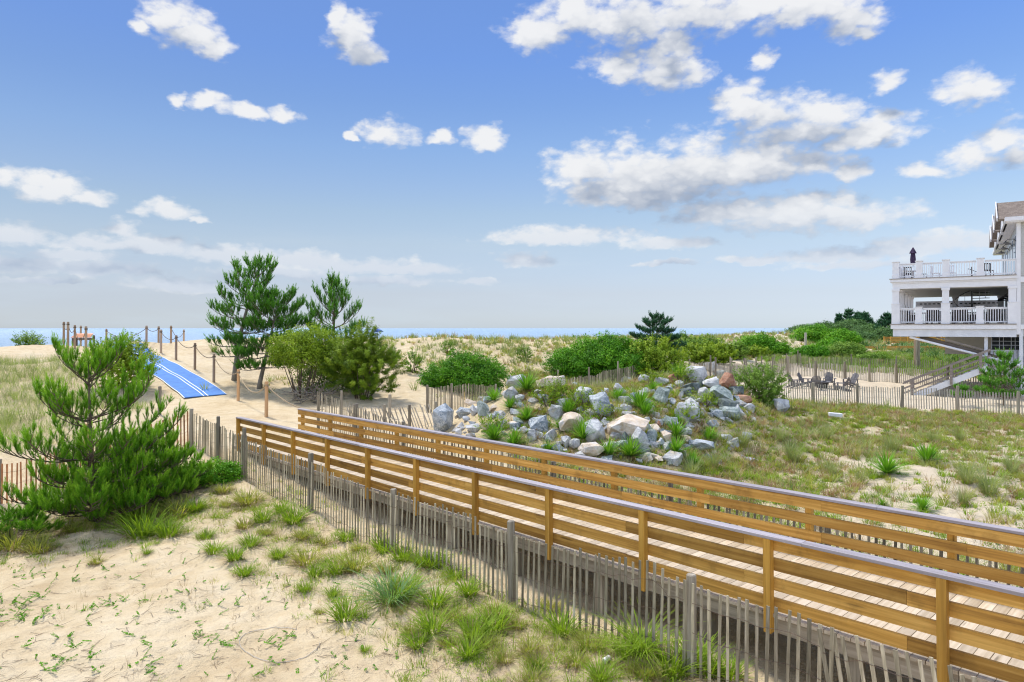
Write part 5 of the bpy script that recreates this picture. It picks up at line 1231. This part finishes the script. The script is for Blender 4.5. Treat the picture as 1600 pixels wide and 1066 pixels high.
def rock_mesh(seed, sx, sy, sz, npt=15, blocky=.5):
    rn = random.Random(seed); bm = bmesh.new()
    for k in range(npt):
        v = Vector((rn.gauss(0, 1), rn.gauss(0, 1), rn.gauss(0, 1))).normalized()
        q = max(abs(v.x), abs(v.y), abs(v.z)); v = v.lerp(v/q*.85, blocky)*rn.uniform(.85, 1.0)
        bm.verts.new((v.x*sx, v.y*sy, v.z*sz))
    r = bmesh.ops.convex_hull(bm, input=bm.verts[:])
    dead = [e for e in r['geom_interior']+r['geom_unused'] if isinstance(e, bmesh.types.BMVert) and e.is_valid]
    if dead: bmesh.ops.delete(bm, geom=list(set(dead)), context='VERTS')
    bmesh.ops.dissolve_limit(bm, angle_limit=.22, verts=bm.verts[:], edges=bm.edges[:])
    s = (sx+sy+sz)/3
    bmesh.ops.bevel(bm, geom=bm.edges[:], offset=s*.018, segments=1, profile=.6, affect='EDGES')
    bmesh.ops.triangulate(bm, faces=bm.faces[:])
    bmesh.ops.subdivide_edges(bm, edges=[e for e in bm.edges if e.calc_length() > s*.35], cuts=2, use_grid_fill=True)
    bmesh.ops.triangulate(bm, faces=bm.faces[:])
    bm.normal_update()
    vs = [(v, v.normal.copy()) for v in bm.verts]
    co = np.array([v.co[:] for v, n in vs])*(1.6/s)+seed*3.1
    dn = (fbm(co[:, 0]+co[:, 2], co[:, 1]-co[:, 2]*.7, seed % 97, 4)-.5)*s*.24
    for (v, n), d in zip(vs, dn): v.co += n*float(d)
    me = bpy.data.meshes.new('boulder'); bm.to_mesh(me); bm.free()
    return me
RT = """692 654 30 52 B|tall blue grey boulder standing at the left end of the rock mound;805 598 32 21 L|pale pointed boulder at the top of the left hump
799 618 27 27 M|grey boulder directly below the pale pointed one on the left hump;860 599 46 19 T|wide flat tan boulder lying on top of the left hump
911 620 28 25 L|pale boulder on the ridge before the grey bush fence;938 634 34 44 B|large blue veined boulder near the middle of the ridge
723 645 28 15 B|flat blue grey rock right of the tall end boulder;741 641 15 18 L|pale upright rock next to the square green grey one;756 638 22 25 G|square green grey boulder low on the left slope
762 625 17 11 B|;735 629 18 11 T|;774 612 19 15 L|pale rock left of the yucca on the left hump;812 623 16 13 M|;779 648 18 10 B|;739 670 22 14 M|;717 676 14 11 L|small white rock just above the far railing;758 668 18 16 T|
785 663 16 13 L|;804 666 17 14 B|;816 673 18 12 M|;842 663 30 29 B|dark blue boulder with white veins in the middle of the lower slope;830 684 16 17 L|;842 681 13 13 L|;859 680 21 19 M|;885 691 15 20 M|upright oval rock just above the far railing
873 695 13 13 M|;898 695 17 17 M|;869 643 22 24 M|grey boulder left of the middle yucca;893 664 36 31 T|broad tan faced boulder beside the middle yucca;929.6 675 32 36 L|big rounded pale boulder right of the tall yucca
924 704 44 22 T|long tan and white slab low by the railing;858 699 24 12 B|;910 712 22 11 M|;881 628 24 13 L|;841 614 13 10 L|;728 655 13 9 M|;766 652 12 11 L|;684 672 16 20 M|;735 681 16 10 L|;805 643 15 14 M|
1088 585 32 28 L|large pale boulder tilted at the top of the right hump;1111 574.5 24 16 M|topmost grey boulder of the right hump;1108.6 598 30 26 L|blocky white boulder in the middle of the right hump;1136 598 28 27 R|rusty red brown boulder on the right hump
1081.5 607 29 17 D|dark green boulder under the large tilted pale one;1103 616 21 21 L|pale five sided boulder below the blocky white one;1126 618 40 25 G|wide grey green boulder below the red brown one;1151 612 25 15 D|black slanting boulder below the red brown one
1159 625 30 13 R|flat brown boulder beside the feathery bush;1134 633 37 19 D|long dark green boulder on the right hump;1141 647 32 19 G|rounded speckled green boulder at the foot of the right hump;1155 641 18 22 L|pale upright boulder left of the feathery bush
1171.6 638 17 15 L|small pale boulder touching the feathery bush;1076 645 44 31 L|biggest pale triangular slab at the foot of the right hump;1081 632 19 18 L|;1106.7 631 22 12 L|flat pale rock in the gap of the right hump;1095 642 14 10 M|;1121 648 17 14 B|
1114 663 19 12 B|small blue grey rock alone on the grass below the right hump;1090 624 19 19 M|;1072 612 19 16 D|;1019.5 584 21 15 G|green grey boulder on the skyline left of the yellow plants;991 585 14 19 L|narrow pale rock on the mound skyline
1007 593 17 15 L|;1034 581 17 10 D|small black rock on the mound skyline;1035 597 22 13 L|;1051.5 592 13 15 R|small brown rock beside the yellow plants;965 605.5 16 13 L|;979 596 17 14 M|;1033 618 22 28 G|two toned boulder with a pale face in the hollow of the mound
1017.5 612 12 10 L|;1004 615 16 12 L|;991 620 15 14 B|;978 627 19 15 L|;1045.6 608 12 10 B|;1062 618 14 14 L|;1221 636 28 24 L|pale triangular boulder alone right of the feathery bush
980.7 665 66 40 T|huge tan ledge like boulder in the centre of the mound;973 661 22 11 B|flat grey slab lying on the huge tan boulder;982.6 648 27 10 L|thin pale slab on top of the huge tan boulder;1001 689 28 38 L|large pale wedge boulder leaning under the huge tan one
979 686 16 22 D|;974 695 18 15 G|;1021 681 19 18 G|;1023 670 17 13 T|;1041 683 16 22 T|;1025 651 15 14 L|;1043 661 33 18 G|slanting grey slab right of the huge tan boulder;1030 664 8 13 R|small brick red rock beside the slanting slab
1097 698 40 23 B|smooth blue grey boulder alone at the right edge of the mound foot;1072 675 19 13 L|;1074 687 20 12 T|;1052 717 28 23 M|speckled boulder half buried in grass above the railing;1041 698 16 16 M|;1010 657 11 10 M|
1062 600 14 12 M|;1125 586 20 14 G|;1143 585 12 10 B|;950 668 14 13 M|;1009 705 18 12 M|;948 612 12 10 L|;1120 606 14 12 D|;1092 602 15 14 D|"""
def make_rocks():
    i = 0
    names = {'L': 'small pale grey rock among the boulders of the mound', 'B': 'small blue grey rock among the boulders of the mound', 'M': 'small mottled grey rock among the boulders of the mound', 'G': 'small greenish rock among the boulders of the mound',
             'T': 'small tan rock among the boulders of the mound', 'D': 'small dark rock wedged between the boulders of the mound', 'R': 'small brown rock among the boulders of the mound'}
    for line in RT.replace('\n', ';').split(';'):
        a, lab = line.split('|'); px, py, w, h, c = a.split(); px, py, w, h = map(float, (px, py, w, h)); i += 1
        g = G(px, py+h*.42); sc = g.y/F; W, Hh = w*sc*.64, h*sc*.62
        rn = random.Random(i*7)
        me = rock_mesh(i*13+5, W, (W*.6+Hh*.4)*rn.uniform(.85, 1.1), Hh*rn.uniform(.98, 1.1), 17 if w > 16 else 12, rn.uniform(.2, .65)); me.materials.append(RM[c])
        o = bpy.data.objects.new('boulder', me); C.objects.link(o)
        zc = H-(py-HY)/F*(g.y); o.location = (g.x, g.y+W*.25, zc); o.rotation_euler = (rn.uniform(-.15, .15), rn.uniform(-.15, .15), rn.uniform(-.4, .4))
        if lab: tag(o, lab, 'boulder', 'boulders of the rock mound')
        else: tag(o, names[c], 'boulder', 'boulders of the rock mound, '+names[c].split(' rock')[0][6:])
    # small stones filling the gaps
    protos = []
    for k in range(6):
        me = rock_mesh(900+k, .17, .14, .11, 11); me.materials.append(RM['LBMGLT'[k]]); protos.append(me)
    rn = random.Random(77); n = 0
    while n < 230:
        px, py = rn.uniform(700, 1180), rn.uniform(600, 725)
        if py > 640+(px-690)*.25+30 or py < 655-(px-700)*.6: continue
        g = G(px, py)
        if g.y > 36: continue
        o = bpy.data.objects.new('stone', protos[rn.randrange(6)]); C.objects.link(o); o.location = g+Vector((0, 0, .02)); s = rn.uniform(.5, 1.9)**1.2; o.scale = (s, s*rn.uniform(.7, 1), s*rn.uniform(.7, 1.1)); o.rotation_euler = (rn.uniform(-.4, .4), rn.uniform(-.4, .4), rn.uniform(0, 6.28))
        tag(o, 'fist to head sized loose stone filling gaps between the mound boulders', 'stone', 'loose stones on the rock mound'); n += 1
make_rocks()

# ------------------------------------------------------------------ yuccas
def yucca_proto(k):
    rs = np.random.RandomState(500+k); n = 140
    el = rs.uniform(.02, 1.35, n); az = rs.rand(n)*6.283; P = np.zeros((n, 3)); P[:, 2] = .04
    V, Fc, tt = blade_mesh(rs, P, rs.uniform(.38, .62, n), np.full(n, .028), rs.uniform(0, .25, n), np.clip(rs.uniform(.2, .9, n), 0, 1), az=az, tilt=1.5-el)
    return V, Fc, tt
YP = []
for k in range(4):
    V, Fc, tt = yucca_proto(k); o = np_mesh('yucca', V, Fc, M['yucca'], None, tt, per=4); YP.append(o.data); bpy.data.objects.remove(o)
for i, (px, py, r, lab) in enumerate([(823, 613, 22, 'large yucca on top of the left hump beside the pale pointed boulder'), (771, 628, 15, 'yucca left of the grey boulders on the left hump'), (797, 641, 14, 'small yucca in the middle of the left slope'), (823, 658, 17, 'yucca between the loose rocks left of the dark blue boulder'),
        (888.6, 648, 19, 'yucca in front of the ridge in the middle of the mound'), (772, 690, 22, 'pale yucca just above the far railing at left'), (803, 700, 20, 'dark yucca just above the far railing beside the pale one'), (911, 690, 21, 'tall narrow yucca left of the big rounded boulder'),
        (875, 671, 13, 'small yucca before the tan faced boulder'), (858, 708, 14, 'yucca tips showing over the far railing'), (951, 712, 19, 'yucca below the huge tan boulder'), (1000, 640, 24, 'large yucca in the saddle of the mound'), (1009, 652, 17, 'yucca touching the lower right of the large saddle yucca'),
        (1056, 685, 20, 'yucca right of the tan and green rocks'), (1056, 712, 20, 'yucca in grass below the small tan rocks'), (985, 716, 24, 'broad yucca at the foot of the large pale wedge'), (1083, 729, 16, 'yucca at the grassy foot of the mound'), (1108, 692, 17, 'yellowish yucca behind the smooth blue grey boulder'),
        (1060, 664, 11, 'tiny yucca under the biggest pale slab'), (1386, 743, 26, 'yucca alone on the pale sand of the meadow'), (1448, 725, 24, 'yucca in the meadow up and right of the lone one'), (1442, 800, 18, 'yucca close behind the far railing at right'), (1379, 792, 9, 'tiny yucca near the far railing'),
        (1020, 612, 12, 'bright yucca near the mound skyline'), (965, 627, 15, 'bright green yucca right of the blue veined boulder'), (738, 618, 12, 'yellow green plant low on the left slope of the mound'), (1062, 594, 18, 'yucca with yellowing leaves at the top of the right hump'), (700, 726, 9, 'small yucca seen through the far railing')]):
    g = G(px, py); s = (r*1.35*g.y/F)/.50
    o = bpy.data.objects.new('yucca', YP[i % 4]); C.objects.link(o); o.location = g; o.scale = (s, s, s*(1.35 if 'tall' in lab else 1)); o.rotation_euler = (0, 0, i*1.7); tag(o, lab, 'yucca', 'yuccas on and around the rock mound')

# ------------------------------------------------------------------ single grass tufts that stand out
def tuft_proto(seed, hh, rr, nb, w, mat, bend=(.1, .7), tl=.8, dry=.25):
    rs = np.random.RandomState(seed); V, Fc, tt = tuft_arrays(rs, np.zeros((1, 3)), np.array([hh]), np.array([rr]), np.array([nb]), w, np.array([.55]), bend, tl)
    o = np_mesh('grass_tuft', V, Fc, M[mat], None, tt, per=4); d = o.data
    k = int(nb*dry); V2, F2, t2 = tuft_arrays(rs, np.zeros((1, 3)), np.array([hh*.55]), np.array([rr*1.2]), np.array([k]), w*.8, np.array([.4]), (.5, 1.0), 1.3)
    n0 = len(V); me = bpy.data.meshes.new('grass_tuft'); bpy.data.objects.remove(o)
    VV = np.concatenate([V, V2]); FF = np.concatenate([Fc, F2+n0]); T = np.concatenate([tt, t2]); o = np_mesh('grass_tuft', VV, FF, M[mat], None, T, per=4)
    o.data.materials.append(M['grass_dry']); mi = np.zeros(len(FF), dtype=np.int32); mi[len(Fc):] = 1; o.data.polygons.foreach_set('material_index', mi)
    d = o.data; bpy.data.objects.remove(o); return d
TP = {'g': [tuft_proto(600+k, .24, .22, 125, .0095, 'grass', (.15, .7)) for k in range(4)], 'o': [tuft_proto(610+k, .20, .24, 100, .0085, 'grass_olive', (.15, .8), dry=.9) for k in range(3)],
      'b': [tuft_proto(620, .50, .35, 150, .013, 'grass_blue', (.4, 1.0), .9)], 't': [tuft_proto(630+k, .75, .25, 170, .008, 'grass_beach', (.1, .5), .5) for k in range(2)], 'l': [tuft_proto(640, .75, .25, 110, .016, 'grass', (.5, 1.1), .8)]}
TL = """322 842 22 g;334 864 26 g;366 876 28 g;382 900 24 g;390 854 28 g;382 826 26 o;410 816 30 g;416 836 20 o;436 872 24 g;458 816 34 g;470 842 26 o;480 880 40 o;492 900 26 g;528 896 32 g;556 890 42 o;520 932 18 g;540 968 40 g;476 924 20 g
612 940 66 b;632 930 40 g;628 876 34 g;600 862 34 g;676 888 34 g;660 884 30 g;688 880 24 g;712 904 30 g;732 930 34 g;680 948 40 g;676 986 42 g;652 1010 32 g;740 996 44 g;772 984 46 g;732 1024 38 g;776 960 32 o;386 788 40 o;306 800 24 g;352 792 18 o;570 1018 12 g
880 990 44 g;808 980 26 o;828 1018 34 o;840 1038 30 o;920 1012 40 o;1004 1020 52 l;1048 1052 60 g;1084 1036 50 g;976 1026 40 g;1104 1052 50 g;788 1034 30 o;832 1066 34 o;940 1064 40 g;224 838 56 g;264 838 38 g;217 818 46 g;279 806 50 o;308 798 24 g;20 856 60 o;60 862 40 o;112 832 34 o
156 812 26 t;151 880 20 o;860 952 30 o;712 968 30 o;600 892 24 o;560 860 24 o;506 850 22 o;440 800 24 g;348 770 26 o;700 1010 24 o;640 990 22 o;900 1040 34 o;1010 1056 40 o;1140 1062 40 g;760 1010 30 o;500 960 14 o;230 866 12 g;540 846 24 g
1512 756 30 t;1545 775 34 t;1395 708 24 t;1290 688 22 t;1240 724 26 t;1460 694 20 t;1345 756 18 t;1580 740 22 t;1160 700 24 t;1115 730 22 t;1300 744 18 t;1500 690 18 t;1220 690 20 t;1080 745 22 t;1505 790 22 t;334 551 12 t"""
def place_tufts():
    kinds = {'g': ('bright green', 'grass tuft'), 'o': ('olive', 'grass tuft'), 'b': ('blue green arching', 'grass clump'), 't': ('tall grey green', 'grass clump'), 'l': ('long bladed pale green', 'grass clump')}
    used = {}
    for i, e in enumerate(TL.replace('\n', ';').split(';')):
        px, py, r, k = e.split(); px, py, r = float(px), float(py), float(r)
        g = G(px, py); s = r*g.y/F/({'g': .23, 'o': .23, 'b': .5, 't': .42, 'l': .5}[k])
        o = bpy.data.objects.new('grass_tuft', TP[k][i % len(TP[k])]); C.objects.link(o); o.location = g; o.scale = (s, s, s*.95); o.rotation_euler = (0, 0, i*2.1)
        if py < 600: lab, grp = 'dead brown grass clump right behind a rope post', None
        elif k in 'bl': lab, grp = ('blue green clump of long arching blades on the foreground sand' if k == 'b' else 'pale green clump of very long blades in front of the fence at the bottom'), None
        else:
            size = 'small' if r < 25 else 'medium sized' if r < 38 else 'large'
            where = ('in the meadow behind the far railing' if px > 1070 and py < 800 else 'at the foot of the big pine' if px < 300 and py < 870 else 'below the sagging grey fence' if py < 860 and px < 480 else
                     'on the bank near the middle fence posts' if py < 905 else 'on the middle foreground sand' if px < 720 else 'by the fence at the bottom edge' if px > 950 else 'in dry litter by the fence')
            lab = f'{size} {kinds[k][0]} tuft {where}'; grp = f'{size} {kinds[k][0]} tufts {where}'
        tag(o, lab, 'grass tuft', grp)
place_tufts()

# ------------------------------------------------------------------ uncounted grass
def scatter(name, label, cat, n, region, mat, hfun, nbr, w, seed, bend=(.1, .6), tl=.7, off=2.0, cmin=.05, pw=1.0, rr=.16, excl=None, far_w=0):
    """region: world polygon bounds (X0, X1, Y0, Y1); kept where the cover map and patch noise allow"""
    rs = np.random.RandomState(seed); X0, X1, Y0, Y1 = region
    X = rs.uniform(X0, X1, n); Y = rs.uniform(Y0, Y1, n)
    ok = (np.abs(X/np.maximum(Y, 1)) < .86)
    ok &= (H-(-1.3))/np.maximum(Y, 1)*F < 660
    X, Y = X[ok], Y[ok]; c = cover(X, Y); pt = fbm(X*.7, Y*.7, seed, 3)*.5+fbm(X*2.6, Y*2.6, seed+5, 2)*.5
    k = (c > cmin) & (rs.rand(len(X)) < np.clip(c**pw*1.7*(pt*5.0-off+c*.55), 0, 1))
    k &= ~in_yard(X, Y)
    if excl is not None: k &= ~excl(X, Y)
    X, Y, c = X[k], Y[k], c[k]; Z = H_(X, Y)
    hh = hfun(rs, X, Y); nb = rs.randint(nbr[0], nbr[1], len(X))
    o0 = np.array([X.mean(), Y.mean(), 0]); P = np.stack([X, Y, Z], 1)-o0
    ww = w+far_w*Y
    V, Fc, tt = tuft_arrays(rs, P, hh, np.clip(hh*.9, .06, .5)+rr*.4, nb, ww, np.clip(rs.normal(.5, .25, len(X)), 0, 1), bend, tl)
    o = np_mesh(name, V, Fc, M[mat], None, tt, per=4, loc=o0); tag(o, label, cat, None, 'stuff'); print(name, len(X), len(Fc))
    return o
def on_walk(X, Y):
    rx, ry = X-BO[0], Y-BO[1]; y = rx*BN[0]+ry*BN[1]; x = rx*BD[0]+ry*BD[1]
    return (y > -2.5) & (y < .25) & (x < 19.5)
def front_only(X, Y): return on_walk(X, Y) | (((X-BO[0])*BN[0]+(Y-BO[1])*BN[1]) < -1)
def back_only(X, Y): return on_walk(X, Y) | (((X-BO[0])*BN[0]+(Y-BO[1])*BN[1]) > -1)
U = lambda a, b: (lambda rs, X, Y: rs.uniform(a, b, len(X)))
MD = (0, 34, 9, 46)
scatter('meadow_grass', 'short bright green grass growing across the meadow and rock mound', 'grass', 11000, MD, 'grass', U(.10, .26), (24, 42), .008, 101, excl=back_only, far_w=.0003)
scatter('meadow_grass', 'olive green grass mixed through the meadow', 'grass', 9000, MD, 'grass_olive', U(.12, .32), (24, 42), .008, 102, excl=back_only, far_w=.0003)
scatter('dry_grass', 'dead tan and pinkish grass stems in the meadow', 'grass', 8000, MD, 'grass_dry', U(.12, .40), (18, 32), .006, 103, tl=.9, excl=back_only, far_w=.0003)
scatter('dry_grass', 'reddish brown dead clumps in the meadow', 'grass', 5000, MD, 'grass_rust', U(.12, .34), (22, 36), .007, 133, tl=.8, excl=back_only, far_w=.0003, cmin=.3, pw=1.4)
scatter('tall_grass', 'thin tall grey green grass stems scattered over the meadow', 'grass', 2600, MD, 'grass_beach', U(.3, .6), (12, 24), .006, 104, tl=.5, excl=back_only, cmin=.3, far_w=.0003)
scatter('bank_grass', 'small green grass blades on the sand bank below the boardwalk fence', 'grass', 8500, (-14, 6, 7, 20), 'grass', U(.07, .2), (14, 30), .007, 105, excl=front_only, pw=1.3, off=1.65)
scatter('bank_grass', 'olive grass blades on the sand bank below the boardwalk fence', 'grass', 3000, (-14, 6, 7, 20), 'grass_olive', U(.06, .2), (14, 28), .006, 106, excl=front_only, pw=1.2, off=1.6)
scatter('dry_litter', 'dead grass and twigs littering the sand bank', 'grass', 13000, (-14, 6, 7, 20), 'grass_dry', U(.06, .22), (5, 10), .004, 107, tl=1.45, bend=(0, .3), excl=front_only, pw=1.1, cmin=.03, off=1.5)
scatter('beach_grass', 'dense grey green beach grass covering the left dune', 'grass', 5200, (-34, -8, 17, 44), 'grass_beach', U(.4, .85), (12, 22), .010, 108, tl=.55, cmin=.45, excl=None)
scatter('beach_grass', 'green blades mixed into the beach grass of the left dune', 'grass', 1900, (-34, -8, 17, 44), 'grass', U(.25, .6), (10, 18), .010, 109, tl=.6, cmin=.45)
scatter('dune_grass', 'scattered clumps of tall dune grass on the sandy back dune', 'grass', 9000, (-16, 80, 34, 110), 'grass_beach', U(.35, .8), (14, 24), .012, 110, tl=.5, far_w=.0004, pw=1.6)
scatter('dune_grass', 'small green weeds dotted over the back dune', 'grass', 10000, (-16, 80, 34, 110), 'grass_olive', U(.2, .5), (12, 20), .014, 111, tl=.7, far_w=.0004, pw=1.5)
scatter('dune_grass', 'brown dead clumps along the crest of the back dune', 'grass', 2600, (-16, 80, 34, 110), 'grass_dry', U(.35, .75), (14, 22), .012, 112, tl=.5, far_w=.0004, pw=1.6)
scatter('strip_grass', 'green growth filling the strip between the two back fences', 'grass', 9000, (26, 60, 54, 80), 'leaf_olive', U(.3, .65), (12, 20), .03, 113, tl=.7, cmin=.4)
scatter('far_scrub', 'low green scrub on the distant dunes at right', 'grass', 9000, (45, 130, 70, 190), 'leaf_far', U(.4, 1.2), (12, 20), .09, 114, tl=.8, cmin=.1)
# leafy creeping plants and bare twigs on the foreground sand
def weeds():
    rs = np.random.RandomState(9); P = []; N = []; S = []
    spots = [(190, 650, 60), (240, 740, 60), (120, 700, 70), (30, 740, 60), (100, 760, 40), (540, 690, 60), (450, 710, 40), (530, 520, 30), (640, 570, 22), (360, 580, 40), (960, 840, 55), (1060, 890, 45), (1320, 890, 50), (1380, 850, 30), (230, 1010, 40), (300, 970, 30),
             (280, 850, 40), (370, 900, 30), (420, 950, 30), (650, 850, 30), (730, 890, 22), (860, 720, 30), (1060, 630, 22), (870, 630, 14), (925, 640, 14), (720, 670, 20), (820, 650, 14), (1030, 700, 22), (680, 750, 22), (140, 560, 40), (60, 690, 50), (100, 900, 20), (600, 680, 30), (140, 790, 30), (1000, 1040, 14), (720, 1030, 10)]
    spots = [(x/3.08, 720+y/3.08, r/3.08) for x, y, r in spots]
    for k in range(170): spots.append((rs.uniform(0, 760), rs.uniform(860, 1064), rs.uniform(2, 6)))
    sm = MB()
    for px, py, r in spots:
        ns = max(1, int(r/3.0))
        for q in range(ns):
            g = G(px+rs.normal(0, r*.45), py+rs.normal(0, r*.22)); a = rs.rand()*6.28; L = rs.uniform(.05, .16)*(1+r/22); nl = int(5+L*75); e = rs.uniform(.2, 1.1)
            d = Vector((math.cos(a)*math.cos(e), math.sin(a)*math.cos(e), math.sin(e)*.7)); pts = [g+d*L*f+Vector((0, 0, -.02*f*f)) for f in (0, .5, 1)]
            sm.tube(pts, .0022, 3, .5)
            for j in range(nl):
                f = (j+1)/nl; s = 1 if j % 2 else -1; P.append(tuple(g+d*L*f+Vector((-d.y*s*.012, d.x*s*.012, .004)))); N.append((rs.normal(0, .3), rs.normal(0, .3), 1)); S.append(rs.uniform(.014, .028))
    P = np.array(P); V, Fc, tt = leaves(rs, P, np.array(N), np.array(S)*1.35, np.clip(rs.normal(.5, .2, len(P)), 0, 1), .62)
    o = np_mesh('creeping_weeds', V, Fc, M['leaf'], None, tt, per=4); tag(o, 'small leafy creeping weeds dotted over the foreground sand', 'weeds', None, 'stuff')
    so = sm.build('weed_stems', M['leaf_olive'], o)
    tw = MB(); rn = random.Random(15)
    for k in range(620):
        px, py = rn.uniform(-20, 1000), rn.uniform(800, 1075)
        if px > 620 and py < 880+(px-620)*.5: continue
        if py < 860 and (px < 230 or px > 520): continue
        g = G(px, py); a = rn.uniform(0, 6.28); L = rn.uniform(.05, .35)*(1.5 if rn.random() < .1 else .8); n = 4; pts = []
        for i in range(n): 
            x, y = g.x+math.cos(a)*L*i/3, g.y+math.sin(a)*L*i/3; a += rn.uniform(-.4, .4); pts.append((x, y))
        z = H_(np.array([p[0] for p in pts]), np.array([p[1] for p in pts])); tw.tube([(x, y, zz+.006+rn.uniform(0, .015)) for (x, y), zz in zip(pts, z)], [.0032, .0028, .002, .001], 4, rn.random())
    o = tw.build('twigs', M['twig'], None); tag(o, 'bare twigs and dead stems lying on the foreground sand', 'twigs', None, 'stuff')
M['twig'] = wood('dead_twigs', (.10, .07, .05), (.20, .145, .10), (.33, .27, .21), tintamt=.4, knots=False)
weeds()

def ground_cover(name, label, n, region, mat, seed, excl, hmax=.07, size=.045, cmin=.12, exx=1.2):
    rs = np.random.RandomState(seed); X0, X1, Y0, Y1 = region
    cx_, cy_ = rs.uniform(X0, X1, n), rs.uniform(Y0, Y1, n); ok = (np.abs(cx_/np.maximum(cy_, 1)) < .86); cx_, cy_ = cx_[ok], cy_[ok]
    c = cover(cx_, cy_); pt = fbm(cx_*.9, cy_*.9, seed, 3)*.6+fbm(cx_*3, cy_*3, seed+3, 2)*.4
    k = (c > cmin) & (rs.rand(len(cx_)) < np.clip(c**exx*1.9*(pt*4.5-1.9), 0, 1)) & ~excl(cx_, cy_) & ~in_yard(cx_, cy_); cx_, cy_ = cx_[k], cy_[k]
    m = 26; r = rs.uniform(.06, .24, len(cx_)); X = np.repeat(cx_, m)+rs.normal(0, 1, len(cx_)*m)*np.repeat(r, m)*.6; Y = np.repeat(cy_, m)+rs.normal(0, 1, len(cx_)*m)*np.repeat(r, m)*.6
    Z = H_(X, Y)+rs.uniform(.0, hmax, len(X)); o0 = np.array([X.mean(), Y.mean(), 0]); ti = np.repeat(rs.uniform(.15, .9, len(cx_)), m)+rs.uniform(-.15, .15, len(X))
    V, Fc, tt = leaves(rs, np.stack([X, Y, Z], 1)-o0, np.tile([[0, 0, 1.2]], (len(X), 1))+rs.normal(0, .5, (len(X), 3)), size*(1+.012*Y), np.clip(ti, 0, 1), .5)
    o = np_mesh(name, V, Fc, M[mat], None, tt, per=4, loc=o0); tag(o, label, 'ground cover', None, 'stuff'); print(name, len(Fc))
ground_cover('ground_cover', 'low bright green leafy mats creeping across the meadow and mound', 13000, MD, 'leaf_yellow', 201, back_only)
ground_cover('ground_cover', 'low dull green and brownish mats between the meadow grasses', 7000, MD, 'leaf_olive', 202, back_only)
ground_cover('ground_cover', 'low leafy green mats on the bank below the boardwalk fence', 2600, (-14, 6, 7, 20), 'leaf_yellow', 203, front_only, .05, .03, .2)
